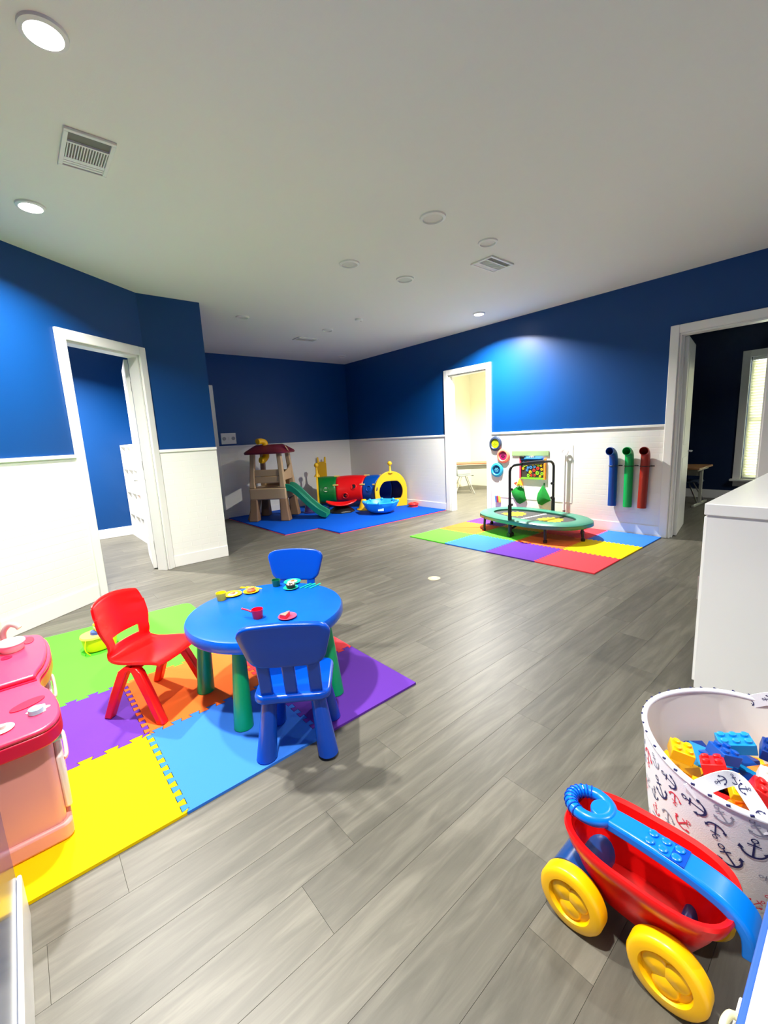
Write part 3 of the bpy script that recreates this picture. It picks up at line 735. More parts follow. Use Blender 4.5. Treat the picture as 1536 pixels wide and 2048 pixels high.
B().lathe([(0.03, 0.0), (0.034, 0.004), (0.02, 0.007), (0.012, 0.006), (0.0, 0.006)], 24).obj('burner', M_PALE, pk, 40).location = (lx(-0.165), ly(1.865), 0.4555)
B().lathe([(0.013, 0.0), (0.011, 0.010), (0.0, 0.010)], 18).obj('burner_knob', M_GREY, pk, 40).location = (lx(-0.165), ly(1.865), 0.4615)
kn = B().lathe([(0.024, 0.0), (0.022, 0.016), (0.012, 0.021), (0.0, 0.021)], 22).obj('stove_knob', M_AQUA, pk, 40); kn.location = (lx(-0.072), ly(1.905), 0.4565)
B().prism([((0.030+0.006*math.cos(6*a))*math.cos(a), (0.030+0.006*math.cos(6*a))*math.sin(a)) for a in [2*PI*i/36 for i in range(36)]], 0.0, 0.003).obj('knob_star', M_PALE, kn).location = (0.006, 0.015, -0.002)
# front face (towards +x): doors, knobs and handles in profile
for (ya, yb2, za, zb) in ((1.83, 2.16, 0.09, 0.30), (2.30, 2.68, 0.09, 0.33)):
    d = B().box(lx(-0.045), lx(-0.022), ly(ya), ly(yb2), za, zb).obj('cabinet_door', M_PALE, pk, bevel=0.008)
    B().tube(smoothpath([(lx(-0.022), ly(ya+0.06), zb-0.05), (lx(-0.012), ly(ya+0.09), zb-0.05), (lx(-0.012), ly(yb2-0.09), zb-0.05), (lx(-0.022), ly(yb2-0.06), zb-0.05)], 5), 0.007, 8).obj('door_handle', M_LPINK, d, 60)
for yy, mm in ((1.88, M_AQUA), (1.99, M_PALE), (2.09, M_AQUA), (2.42, M_PALE)):
    B().cyl((lx(-0.045), ly(yy), 0.355), (lx(-0.016), ly(yy), 0.355), 0.022, 0.018, 18).obj('front_knob', mm, pk, 40)
# back panel and pale shelf behind the sink
B().box(lx(-0.60), lx(-0.165), ly(2.755), ly(2.775), 0.06, 0.70).obj('back_panel', mat('pale_green_plastic', (226, 236, 206), 0.4), pk, bevel=0.006)
B().box(lx(-0.60), lx(-0.155), ly(2.70), ly(2.755), 0.655, 0.675).obj('shelf', M_WHITE, pk, bevel=0.004)
# ------------------------------------------------------------------ play house with slide (far corner)
ph = thing('playhouse_slide', 'tan playhouse climber with maroon roof and green slide', 'playhouse', (3.50, 7.20, ZC), math.radians(-45))
A, Dp = 0.27, 0.28
for sx in (-1, 1):
    for sy in (-1, 1):
        rings = []
        for z, k, ww in ((0.0, 1.06, 0.085), (0.20, 1.0, 0.072), (0.40, 0.96, 0.065)):
            x, y = sx*A*k, sy*Dp*k
            rings.append([(x-ww, y-ww, z), (x+ww, y-ww, z), (x+ww, y+ww, z), (x-ww, y+ww, z)])
        B().loft(rings).obj('leg', M_BROWN, ph, bevel=0.02, seg=3)
        rings = []
        for z, k, ww in ((0.58, 1.0, 0.05), (0.80, 0.96, 0.042), (1.20, 0.86, 0.04)):
            x, y = sx*A*k, sy*Dp*k
            rings.append([(x-ww, y-ww, z), (x+ww, y-ww, z), (x+ww, y+ww, z), (x-ww, y+ww, z)])
        B().loft(rings).obj('post', M_TAN, ph, bevel=0.015, seg=3)
B().box(-A-0.055, A+0.055, -Dp-0.055, Dp+0.055, 0.38, 0.58).obj('deck', M_TAN, ph, bevel=0.02, seg=3)
B().box(-A+0.05, A-0.05, -Dp-0.02, -Dp+0.025, 0.67, 0.78).obj('rail_panel', M_TAN, ph, bevel=0.01)
B().box(-A+0.05, A-0.05, -Dp-0.01, -Dp+0.025, 0.785, 0.90).obj('rail_panel', M_TAN, ph, bevel=0.01)
B().prism([(-Dp+0.05, 0.70), (Dp-0.05, 0.70), (Dp-0.05, 0.97), (0.1, 0.90), (-0.05, 0.86), (-Dp+0.05, 0.84)], A-0.01, A+0.02).xf(Matrix(((0,0,1,0),(1,0,0,0),(0,1,0,0),(0,0,0,1)))).obj('side_panel', M_TAN, ph, bevel=0.008)
B().box(-A+0.05, A-0.05, Dp-0.02, Dp+0.02, 0.58, 0.86).obj('rear_panel', M_TAN, ph, bevel=0.01)
# roof: hipped shell
rz0, rz1 = 1.17, 1.33
rings = [supell(0.365, 0.375, 7, 32, rz0), supell(0.375, 0.385, 7, 32, rz0+0.025), supell(0.365, 0.375, 6, 32, rz0+0.05), supell(0.24, 0.26, 4, 32, rz1-0.02), supell(0.20, 0.22, 4, 32, rz1)]
B().loft(rings).obj('roof', M_MAROON, ph, 40)
B().lathe([(0.0, 0.0), (0.045, 0.0), (0.05, 0.006), (0.0, 0.012)], 18).xf(Matrix.Diagonal((1.2, 0.6, 1, 1)) ).xf(Matrix.Rotation(math.radians(60), 4, 'Y')).obj('roof_badge', M_TAN, ph, 50).location = (0.345, -0.14, 1.255)
# yellow periscope through the roof
B().tube(smoothpath([(-0.09, -0.33, 1.385), (-0.05, -0.25, 1.39), (-0.01, -0.20, 1.36), (-0.01, -0.20, 1.28)], 5), 0.05, 14).obj('periscope_top', M_YELLOW, ph, 60)
B().tube(smoothpath([(-0.01, -0.20, 1.17), (-0.01, -0.21, 1.12), (-0.04, -0.27, 1.07), (-0.07, -0.32, 1.07)], 5), 0.055, 14).obj('periscope_lower', M_YELLOW, ph, 60)
# slide: channel going to local +x
sp = smoothpath([(0.31, 0.54), (0.40, 0.53), (0.52, 0.42), (0.72, 0.20), (0.88, 0.07), (1.0, 0.035), (1.04, 0.03)], 5) if False else smoothpath([(0.31, 0, 0.545), (0.40, 0, 0.53), (0.52, 0, 0.43), (0.70, 0, 0.24), (0.86, 0, 0.10), (0.95, 0, 0.055), (1.0, 0, 0.045)], 5)
sec = [(-0.17, 0.09), (-0.155, 0.10), (-0.135, 0.09), (-0.12, 0.0), (0.12, 0.0), (0.135, 0.09), (0.155, 0.10), (0.17, 0.09), (0.165, -0.03), (-0.165, -0.03)]
rings = []
for i, q in enumerate(sp):
    v = i/(len(sp)-1); k = 1-0.35*max(0, v-0.75)/0.25
    rings.append([(q.x, y-0.13, q.z+zz*k) for y, zz in sec])
B().loft(rings).obj('slide', M_SLIDE, ph, 35, bevel=0.004)
# ladder on the left side
for yy in (-0.15, 0.15):
    B().add([(-A-0.20, yy-0.03, 0), (-A-0.12, yy-0.03, 0), (-A-0.12, yy+0.03, 0), (-A-0.20, yy+0.03, 0), (-A-0.06, yy-0.03, 0.40), (-A-0.02, yy-0.03, 0.40), (-A-0.02, yy+0.03, 0.40), (-A-0.06, yy+0.03, 0.40)],
            [(0,3,2,1),(4,5,6,7),(0,1,5,4),(1,2,6,5),(2,3,7,6),(3,0,4,7)]).obj('ladder_rail', M_BROWN, ph, bevel=0.01)
for k in range(3):
    z = 0.10+0.11*k; B().box(-A-0.17+0.03*k, -A-0.09+0.03*k, -0.12, 0.12, z, z+0.03).obj('rung', mat('cream_plastic', (226, 208, 160), 0.4), ph, bevel=0.006)

# ------------------------------------------------------------------ caterpillar tunnel
ct = thing('crawl_tunnel', 'multicoloured caterpillar crawl tunnel with yellow arch end', 'play tunnel', (5.50, 6.25, ZC))
TC = {'purple': mat('tunnel_purple', (46, 34, 92), 0.35), 'blue': mat('tunnel_blue', (0, 78, 178), 0.35), 'red': mat('tunnel_red', (236, 16, 20), 0.35), 'green': mat('tunnel_green', (0, 116, 44), 0.35)}
ctrl = [Vector((0.0, 0.0, 0)), Vector((0.01, 0.20, 0)), Vector((-0.10, 0.52, 0)), Vector((-0.32, 0.88, 0)), Vector((-0.62, 1.18, 0)), Vector((-0.83, 1.33, 0))]
cpath = smoothpath(ctrl, 8)
def arch_ring(c, d, rr, inner=False):
    lat = Vector((d.y, -d.x, 0)).normalized(); out = []
    for i in range(29):
        a = math.radians(-35)+math.radians(250)*i/28
        out.append(c+lat*rr*math.cos(a)+Vector((0, 0, 0.30+rr*math.sin(a))))
    return out
def seg_obj(i0, i1, col, holes):
    R = 0.30
    rings = []
    for i in range(i0, i1+1):
        d = (cpath[min(i+1, len(cpath)-1)]-cpath[max(i-1, 0)]).normalized()
        f = (i-i0)/(i1-i0); bul = 0.012*math.sin(PI*f)
        rings.append(arch_ring(cpath[i], d, R+bul))
    n = len(rings[0]); b = B()
    # a sheet with holes cut out
    vs = [p for r in rings for p in r]; fs = []
    for k in range(len(rings)-1):
        for j in range(n-1):
            if (k, j) in holes: continue
            fs.append((k*n+j, k*n+j+1, (k+1)*n+j+1, (k+1)*n+j))
    b.add(vs, fs)
    o = b.obj('tunnel_segment', TC[col], ct, 60, solid=0.02); o['label'] = col+' tunnel segment'
    # round porthole rims
    for (fi, jang) in ((0.35, 158), (0.7, 190)) if col == 'red' else ((0.5, 165),):
        i = i0+int((i1-i0)*fi); d = (cpath[i+1]-cpath[i-1]).normalized(); lat = Vector((d.y, -d.x, 0)).normalized()
        a = math.radians(jang); rad = lat*math.cos(a)+Vector((0, 0, math.sin(a)))
        c = cpath[i]+Vector((0, 0, 0.30))+rad*(R+0.012); e1 = d; e2 = rad.cross(d)
        pts = [c+rad*0.004+(e1*math.cos(t)+e2*math.sin(t))*0.055 for t in [2*PI*q/18 for q in range(18)]]
        B().tube(pts, 0.012, 8, closed=True).obj('porthole_rim', TC[col], o, 60)
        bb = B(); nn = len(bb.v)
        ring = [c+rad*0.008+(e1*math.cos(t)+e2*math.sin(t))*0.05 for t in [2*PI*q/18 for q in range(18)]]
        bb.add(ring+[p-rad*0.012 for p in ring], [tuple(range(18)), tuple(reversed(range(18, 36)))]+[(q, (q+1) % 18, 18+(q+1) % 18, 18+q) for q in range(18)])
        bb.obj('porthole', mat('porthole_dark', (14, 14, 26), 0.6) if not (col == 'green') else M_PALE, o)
    return o
seg_obj(2, 9, 'purple', {}); seg_obj(9, 17, 'blue', {}); seg_obj(17, 29, 'red', {}); seg_obj(29, 39, 'green', {})
for i in (9, 17, 29):
    d = (cpath[i+1]-cpath[i-1]).normalized(); lat = Vector((d.y, -d.x, 0)).normalized()
    for a in (150, 95):
        rad = lat*math.cos(math.radians(a))+Vector((0, 0, math.sin(math.radians(a))))
        c = cpath[i]+Vector((0, 0, 0.30))+rad*0.315
        B().tube([c-d*0.055, c+d*0.055], 0.016, 8).obj('connector_clip', mat('clip_cream', (246, 214, 120), 0.4), ct, 50)
def arch_plate(center, d, name, hole=True, horns=1, W=0.335, top=0.70):
    lat = Vector((d.y, -d.x, 0)).normalized(); N = 26
    outer = [(-W, 0.0)]+[(W*1.02*math.cos(PI-PI*i/N), 0.33+(top-0.33)*math.sin(PI*i/N)) for i in range(N+1)]+[(W, 0.0)]
    if hole:
        M = len(outer); inner = []
        for i in range(M):
            t = i/(M-1); a = math.radians(215-250*t)
            r = 0.245; zz = 0.30+r*math.sin(a)
            if 0.36 < t < 0.64: zz -= 0.035*math.cos((t-0.5)/0.14*PI/2)
            inner.append((r*1.02*math.cos(a), zz))
    th = 0.035
    def P(q, s): v = center+lat*q[0]+Vector((0, 0, q[1]))+d*s; return tuple(v)
    b = B()
    if hole:
        M = len(outer); vs = [P(q, -th) for q in outer]+[P(q, -th) for q in inner]+[P(q, 0) for q in outer]+[P(q, 0) for q in inner]; fs = []
        for i in range(M):
            j = (i+1) % M
            fs += [(i, j, M+j, M+i), (2*M+j, 2*M+i, 3*M+i, 3*M+j), (i, 2*M+i, 2*M+j, j), (M+j, 3*M+j, 3*M+i, M+i)]
        b.add(vs, fs)
    else:
        M = len(outer); b.add([P(q, -th) for q in outer]+[P(q, 0) for q in outer], [tuple(range(M)), tuple(reversed(range(M, 2*M)))]+[(i, M+i, M+(i+1) % M, (i+1) % M) for i in range(M)])
    o = b.obj(name, mat('arch_yellow', (255, 200, 30), 0.4), ct, 40, bevel=0.006)
    for s in ((0,) if horns == 1 else (-0.09, 0.09)):
        base = center+lat*s+Vector((0, 0, top-0.03))-d*th/2
        hgt = 0.15 if horns == 1 else 0.20
        B().tube([base, base+Vector((0, 0, hgt*0.3)), base+Vector((0, 0, hgt))], 0.02, 10, rads=[0.06, 0.022, 0.017]).obj('antenna_stem', MATS['arch_yellow'], o, 60)
        cc = base+Vector((0, 0, hgt+0.03))
        B().lathe([(0.045*math.sin(PI*i/10), -0.045*math.cos(PI*i/10)) for i in range(11)], 16, c=tuple(cc)).obj('antenna_ball', MATS['arch_yellow'], o, 60)
    return o
d0 = Vector((0.30, 0.954, 0)).normalized()
arch_plate(Vector((0, 0.02, 0)), d0, 'arch_face')
d1 = (cpath[-1]-cpath[-4]).normalized()
arch_plate(cpath[-1]+d1*0.02, d1, 'rear_arch', True, 2, 0.30, 0.66)
# tall yellow head board behind the tunnel
gh = thing('yellow_head_board', 'tall yellow toy board with two small horns behind the tunnel', 'toy', (5.02, 7.93, ZC))
B().prism(rrect(-0.10, 0.10, 0.0, 0.90, 0.05), -0.02, 0.02).xf(Matrix(((0.85,0,0.5,0),(-0.5,0,0.85,0),(0,1,0,0),(0,0,0,1)))).obj('board', mat('mustard_board', (222, 168, 10), 0.4), gh, bevel=0.008)
for s in (-0.07, 0.07):
    B().cyl((s*0.85, -s*0.5, 0.87), (s*0.95, -s*0.56, 1.0), 0.028, 0.018, 12).obj('horn', MATS['arch_yellow'], gh, 50, bevel=0.006)

# ------------------------------------------------------------------ red rocker dish, blue bowl, small pieces
rd = thing('spinning_rocker', 'red curved rocker seat on a black base in front of the tunnel', 'toy', (4.59, 6.66, ZC), math.radians(-37))
B().lathe([(0.25, 0.0), (0.24, 0.03), (0.14, 0.10), (0.10, 0.115), (0.0, 0.115)], 8).obj('base', M_BLACKP, rd, 30, bevel=0.008)
def dish(u, v):
    x, y = (u*2-1), (v*2-1); 
    px, py = x*math.sqrt(1-y*y/2), y*math.sqrt(1-x*x/2)
    r2 = px*px*0.9+py*py*0.4
    return (px*0.29, py*0.21, 0.118+0.115*r2**1.3)
B().sheet(dish, 20, 14).obj('seat_dish', TC['red'], rd, 60, solid=0.022, bevel=0.004)
bw = thing('blue_bowl_seat', 'light blue scalloped bowl seat in front of the yellow arch', 'toy', (4.955, 5.94, ZC))
wv = lambda t, z: 0.035*math.cos(8*t)*max(0, (z-0.03)/0.17)
B().lathe([(0.0, 0.0), (0.12, 0.003), (0.20, 0.025), (0.275, 0.09), (0.31, 0.17), (0.325, 0.205), (0.31, 0.215), (0.29, 0.20), (0.25, 0.11), (0.17, 0.05), (0.0, 0.03)], 64, wave=wv).obj('bowl', mat('light_blue_plastic', (40, 168, 236), 0.3), bw, 50)
for k in range(8):
    a = 2*PI*k/8+0.0; 
    B().lathe([(0.03*math.sin(PI*i/8), 0.03*-math.cos(PI*i/8)) for i in range(9)], 12).obj('rim_bump', MATS['light_blue_plastic'], bw, 60).location = (0.31*math.cos(a), 0.31*math.sin(a), 0.205)
B().box(-0.05, 0.05, -0.004, 0.004, -0.03, 0.03).xf(Matrix.Rotation(math.radians(-28), 4, 'X')).xf(Matrix.Rotation(math.radians(-40), 4, 'Z')).obj('sticker', mat('pale_blue_sticker', (170, 214, 240), 0.5), bw).location = (-0.185, -0.22, 0.105)
pc = thing('purple_cone', 'small dark purple cone toy beside the slide', 'toy', (4.17, 7.12, ZC))
B().lathe([(0.11, 0.0), (0.105, 0.02), (0.09, 0.12), (0.03, 0.24), (0.0, 0.25)], 20).obj('cone', mat('plum_plastic', (54, 36, 96), 0.4), pc, 50)
B().lathe([(0.12, 0.0), (0.12, 0.02), (0.105, 0.024)], 20).obj('cone_base', MATS['plum_plastic'], pc, 50)
bp_ = thing('blue_step_toy', 'low blue toy piece between slide and red rocker', 'toy', (4.42, 6.99, ZC), 0.4); bp_.scale = (0.8, 0.8, 0.9)
B().loft([supell(0.13, 0.09, 3, 24, 0), supell(0.13, 0.09, 3, 24, 0.07), supell(0.10, 0.06, 3, 24, 0.10)]).obj('body', mat('azure_plastic', (24, 120, 224), 0.35), bp_, 40)
B().loft([supell(0.05, 0.04, 2, 18, 0.10), supell(0.045, 0.035, 2, 18, 0.125)]).obj('knob', MATS['azure_plastic'], bp_, 40)
yc = thing('yellow_cone', 'yellow toy cone between red rocker and blue bowl', 'toy', (4.99, 6.48, ZC))
B().lathe([(0.12, 0.0), (0.11, 0.03), (0.06, 0.17), (0.04, 0.20), (0.0, 0.205)], 20).obj('cone', MATS['arch_yellow'], yc, 50)
B().lathe([(0.14, 0.0), (0.14, 0.018), (0.12, 0.024)], 20).obj('cone_base', MATS['arch_yellow'], yc, 50)
rt = thing('red_ring_toy', 'red ring toy on the blue mat right of the yellow arch', 'toy', (5.745, 5.90, ZC))
B().tube([(0.075*math.cos(2*PI*i/28), 0.075*math.sin(2*PI*i/28), 0.05) for i in range(28)], 0.028, 12, closed=True).obj('ring', mat('coral_red_plastic', (240, 46, 44), 0.35), rt, 60)
B().lathe([(0.09, 0.0), (0.085, 0.03), (0.0, 0.035)], 24).obj('ring_base', MATS['coral_red_plastic'], rt, 40)

# ------------------------------------------------------------------ trampoline
tr = thing('trampoline', 'oval green padded toddler trampoline with black handlebar', 'trampoline', (5.195, 3.05, ZM), math.atan2(-0.16, 0.987))
HA, HB, TZ = 0.455, 0.80, 0.235
M_PAD = mat('teal_green_vinyl', (56, 128, 106), 0.38, var=0.05)
no = 56
rings = [supell(HA-0.155, HB-0.19, 2.3, no, TZ-0.03), supell(HA-0.15, HB-0.185, 2.3, no, TZ-0.005), supell(HA-0.12, HB-0.15, 2.4, no, TZ), supell(HA-0.03, HB-0.03, 2.5, no, TZ-0.002), supell(HA, HB, 2.5, no, TZ-0.02), supell(HA+0.004, HB+0.004, 2.5, no, TZ-0.065)]
B().loft(rings, False, False).obj('pad', M_PAD, tr, 50, solid=0.008)
B().prism([(p[0], p[1]) for p in supell(HA-0.14, HB-0.17, 2.3, no, 0)], TZ-0.034, TZ-0.028).obj('jump_mat', mat('dark_grey_mesh', (62, 62, 62), 0.7, bump=0.2, bscale=400), tr)
B().tube([Vector(p) for p in supell(HA-0.145, HB-0.175, 2.3, no, TZ-0.012)], 0.009, 8, closed=True).obj('bungee_edge', M_BLACKP, tr, 60)
def burst(cy):
    pts = []
    for i in range(28):
        a = 2*PI*i/28; r = (1.0 if i % 2 == 0 else 0.72)*(0.92+0.08*math.cos(3*a))
        pts.append((0.20*r*math.cos(a)*0.9, cy+0.19*r*math.sin(a)))
    B().prism(pts, TZ-0.0278, TZ-0.0262).obj('yellow_print', mat('print_yellow', (246, 214, 0), 0.6), tr)
burst(0.30); burst(-0.30)
B().box(-0.28, 0.28, -0.018, 0.018, TZ-0.0278, TZ-0.0262).obj('white_stripe', mat('print_white', (226, 226, 222), 0.6), tr)
for (lx_, ly_) in ((-0.40, 0.50), (-0.365, -0.50), (0.40, 0.50), (0.37, -0.50), (0.0, 0.745), (0.02, -0.745)):
    k = 0.975
    lg = B().cyl((lx_*k, ly_*k, TZ-0.05), (lx_, ly_, 0.012), 0.017, 0.017, 12).obj('leg', M_BLACK, tr, 40)
    B().lathe([(0.0, 0.0), (0.024, 0.0), (0.026, 0.03), (0.019, 0.034), (0.0, 0.034)], 14).obj('rubber_foot', M_BLACKP, lg, 40).location = (lx_, ly_, 0)
# handlebar
for sx in (-1, 1):
    pst = B().cyl((sx*0.43, 0.0, 0.0), (sx*0.43, 0.0, 0.42), 0.026, 0.024, 14).obj('post_sleeve', M_BLACK, tr, 40)
    B().cyl((sx*0.43-0.05*sx, 0, 0.0), (sx*0.43+0.03*sx, 0, 0.0), 0.03, 0.03, 10).xf(Matrix.Translation((0, 0, 0.03))).obj('post_foot', M_BLACKP, pst, 40)
    for z in (0.42, 0.62):
        B().cyl((sx*0.43, 0, z), (sx*0.39, 0.0, z), 0.014, 0.018, 10).obj('clamp_knob', M_BLACKP, tr, 40)
hb = smoothpath([(-0.43, 0, 0.40), (-0.43, 0, 0.62), (-0.43, 0, 0.82), (-0.425, 0, 0.87), (-0.40, 0, 0.905), (-0.35, 0, 0.925), (-0.2, 0, 0.93), (0, 0, 0.93), (0.2, 0, 0.93), (0.35, 0, 0.925), (0.40, 0, 0.905), (0.425, 0, 0.87), (0.43, 0, 0.82), (0.43, 0, 0.62), (0.43, 0, 0.40)], 4)
B().tube(hb, 0.017, 12).obj('handlebar', M_BLACK, tr, 60)
B().tube([(-0.22, 0, 0.93), (0.0, 0, 0.931), (0.22, 0, 0.93)], 0.024, 12).obj('foam_grip', M_BLACKP, tr, 60)
B().tube([(-0.42, 0, 0.10), (-0.15, 0, 0.175), (0.15, 0, 0.175), (0.42, 0, 0.10)], 0.014, 8).obj('cross_brace', M_BLACK, tr, 50)

# ------------------------------------------------------------------ things on the right wall (local: built against the wall plane)
XWL = XR-0.0105
M_CHAR = mat('charcoal_plastic', (44, 58, 82), 0.4); M_LIME = mat('lime_plastic', (206, 226, 12), 0.4); M_CORAL = mat('coral_plastic', (250, 130, 104), 0.4)
M_PLUM = mat('plum_print', (160, 24, 92), 0.4); M_TURQ = mat('turquoise_plastic', (46, 160, 204), 0.4); M_DTEAL = mat('deep_teal_plastic', (0, 78, 130), 0.4)
def disc(y, z, m1, m2, m3, label):
    t = thing('wall_disc', label, 'wall disc', (XWL, y, z), 0, 'round spinning discs on the wall'); t.scale = (0.6, 1, 1)
    B().lathe([(0.116, 0.0), (0.116, -0.02), (0.105, -0.045), (0.082, -0.055), (0.072, -0.045), (0.068, -0.022), (0.0, -0.022)], 36, axis='x').obj('rim', m1, t, 40)
    B().lathe([(0.067, -0.0222), (0.066, -0.028), (0.045, -0.032), (0.04, -0.028), (0.0, -0.028)], 30, axis='x').obj('face', m2, t, 40)
    for k in range(6):
        a = 2*PI*k/6
        B().lathe([(0.011, 0.0), (0.009, -0.006), (0.0, -0.007)], 10, axis='x').obj('bump', m3, t, 50).location = (-0.030, 0.026*math.cos(a), 0.026*math.sin(a))
    B().lathe([(0.010, 0.0), (0.008, -0.010), (0.0, -0.012)], 12, axis='x').obj('hub', m3, t, 50).location = (-0.028, 0, 0)
disc(4.09, 1.185, M_CHAR, M_LIME, mat('olive_plastic', (140, 160, 20), 0.4), 'charcoal disc with lime centre, highest on the wall')
disc(3.945, 0.992, M_CORAL, M_PLUM, mat('dark_plum', (96, 10, 60), 0.4), 'coral disc with plum centre below the charcoal disc')
disc(4.064, 0.769, M_TURQ, M_DTEAL, mat('pale_teal', (90, 170, 200), 0.4), 'turquoise disc with dark blue centre, lowest on the wall')

M_SAGE = mat('sage_green_board', (140, 164, 118), 0.5, var=0.2, scale=5)
sg = tag(B().box(-0.014, 0, -0.305, 0.305, -0.038, 0.038).obj('sage_plank', M_SAGE, bevel=0.004), 'long sage green plank mounted above the gear board', 'plank'); sg.location = (XWL, 3.485, 1.03)
gb = thing('gear_board', 'dark magnetic gear board with rainbow frame on the white wall', 'activity board', (XWL, 3.435, 0.80))
B().box(-0.012, 0, -0.185, 0.185, -0.13, 0.13).obj('back_panel', mat('slate_board', (58, 54, 48), 0.5), gb)
B().box(-0.03, 0, 0.185, 0.212, -0.152, 0.152).obj('frame_bar', mat('frame_pink', (226, 64, 92), 0.4), gb)
B().box(-0.03, 0, -0.212, -0.185, -0.152, 0.152).obj('frame_bar', mat('frame_orange', (246, 150, 44), 0.4), gb)
B().box(-0.03, 0, -0.185, 0.185, 0.13, 0.152).obj('frame_bar', mat('frame_blue', (20, 104, 184), 0.4), gb)
B().box(-0.03, 0, -0.185, 0.185, -0.152, -0.13).obj('frame_bar', mat('frame_green', (128, 206, 52), 0.4), gb)
B().box(-0.05, 0, -0.16, 0.12, 0.152, 0.165).obj('blue_ledge', mat('ledge_blue', (70, 150, 214), 0.4), gb)
random.seed(3)
GC = [(252, 214, 10), (214, 60, 44), (70, 140, 200), (140, 200, 40), (252, 190, 20)]
def gear(y, z, r, col):
    n = 8; pts = []
    for i in range(n*4):
        a = 2*PI*i/(n*4); rr = r if (i % 4) < 2 else r*0.74
        pts.append((rr*math.cos(a), rr*math.sin(a)))
    inner = [(r*0.34*math.cos(2*PI*i/(n*4)), r*0.34*math.sin(2*PI*i/(n*4))) for i in range(n*4)]
    M = len(pts); b = B(); vs = [(-0.020, p[0], p[1]) for p in pts]+[(-0.020, p[0], p[1]) for p in inner]+[(-0.0125, p[0], p[1]) for p in pts]+[(-0.0125, p[0], p[1]) for p in inner]; fs = []
    for i in range(M):
        j = (i+1) % M
        fs += [(i, j, M+j, M+i), (2*M+j, 2*M+i, 3*M+i, 3*M+j), (i, 2*M+i, 2*M+j, j), (M+j, 3*M+j, 3*M+i, M+i)]
    b.add(vs, fs)
    o = b.obj('toy_gear', mat('gear_%d_%d_%d' % col, col, 0.4), gb); o.location = (0, y, z)
gp_ = []
for k in range(3000):
    y, z = random.uniform(-0.165, 0.165), random.uniform(-0.112, 0.112)
    if y > 0.09 and z < 0.0: continue
    r = random.choice((0.020, 0.026, 0.032))
    if abs(y) > 0.182-r or abs(z) > 0.128-r: continue
    if all(math.hypot(y-a, z-b2) > (r+c)*0.98 for a, b2, c in gp_):
        gp_.append((y, z, r)); gear(y, z, r, GC[len(gp_) % 5])
    if len(gp_) >= 46: break
bk = thing('black_box', 'small black box on top of the gear board', 'box', (XWL-0.022, 3.60, 0.9525))
B().box(-0.02, 0.02, -0.04, 0.04, 0, 0.036).obj('case', M_BLACKP, bk, bevel=0.004)
B().box(-0.021, -0.019, -0.03, 0.03, 0.007, 0.03).obj('front', M_BLACK, bk)
pl_ = thing('outlet_plate', 'small white outlet plate between sage plank and gear board', 'outlet', (XWL-0.025, 3.44, 0.9655))
B().box(-0.012, 0.012, -0.032, 0.032, 0, 0.025).obj('plate', mat('outlet_grey', (176, 172, 166), 0.5), pl_, bevel=0.003)
for s in (-0.015, 0.015): B().box(-0.015, -0.012, s-0.005, s+0.005, 0.006, 0.019).obj('socket', mat('socket_grey', (90, 86, 84), 0.5), pl_)
# green fabric pieces
M_FAB = mat('green_fabric', (0, 132, 40), 0.85, var=0.25, scale=30, bump=0.3, bscale=150)
def fabric(y, z, outline, label, extra=None):
    t = thing('green_cloth', label, 'cloth', (XWL, y, z))
    n = len(outline); c = (-0.055, sum(p[0] for p in outline)/n, sum(p[1] for p in outline)/n)
    vs = [(-0.016, p[0], p[1]) for p in outline]+[(-0.004, p[0]*0.97, p[1]*0.97) for p in outline]+[(-0.045, (p[0]+c[1])/2, (p[1]+c[2])/2) for p in outline]+[c]
    fs = [(i, (i+1) % n, n+(i+1) % n, n+i) for i in range(n)]+[(i, 2*n+i, 2*n+(i+1) % n, (i+1) % n) for i in range(n)]+[(2*n+i, 3*n, 2*n+(i+1) % n) for i in range(n)]+[tuple(range(n, 2*n))]
    B().add(vs, fs).obj('cloth', M_FAB, t, bevel=0.004)
    B().box(-0.010, 0, -0.008, 0.008, max(p[1] for p in outline)-0.01, max(p[1] for p in outline)+0.03).obj('hanging_loop', mat('loop_green', (0, 110, 30), 0.7), t)
    return t
fabric(3.665, 0.39, [(0.135, 0.055), (0.10, -0.03), (0.035, -0.12), (-0.02, -0.14), (-0.095, -0.10), (-0.135, -0.065), (-0.10, 0.02), (-0.085, 0.10), (-0.03, 0.135), (0.05, 0.12)], 'green cloth hanging below the orange paper bird')
fabric(3.25, 0.40, [(0.02, 0.165), (-0.025, 0.12), (-0.09, 0.0), (-0.115, -0.055), (-0.03, -0.10), (0.03, -0.14), (0.09, -0.12), (0.115, -0.05), (0.095, 0.04)], 'green cloth hanging alone under the right of the gear board')
br_ = thing('paper_bird', 'small orange and yellow folded bird above the left green cloth', 'toy', (XWL-0.008, 3.64, 0.545))
B().add([(-0.02, 0.0, 0.115), (-0.035, -0.055, 0.0), (-0.035, 0.055, -0.01), (0.0, 0, 0.0), (-0.06, 0.0, 0.03)], [(0,4,1),(0,2,4),(1,4,2),(0,1,3),(0,3,2),(1,2,3)]).obj('bird_body', mat('bird_yellow', (252, 200, 20), 0.5), br_)
B().add([(-0.02, 0.04, 0.06), (-0.03, 0.10, 0.03), (-0.03, 0.06, 0.0), (0.0, 0.06, 0.03)], [(0,1,2),(0,3,1),(1,3,2),(0,2,3)]).obj('bird_wing', mat('bird_red', (226, 70, 30), 0.5), br_)
B().add([(-0.02, -0.02, 0.09), (-0.03, -0.065, -0.0), (-0.03, -0.035, 0.0), (0.0, -0.04, 0.03)], [(0,1,2),(0,3,1),(1,3,2),(0,2,3)]).obj('bird_tail', mat('bird_orange', (252, 120, 30), 0.5), br_)
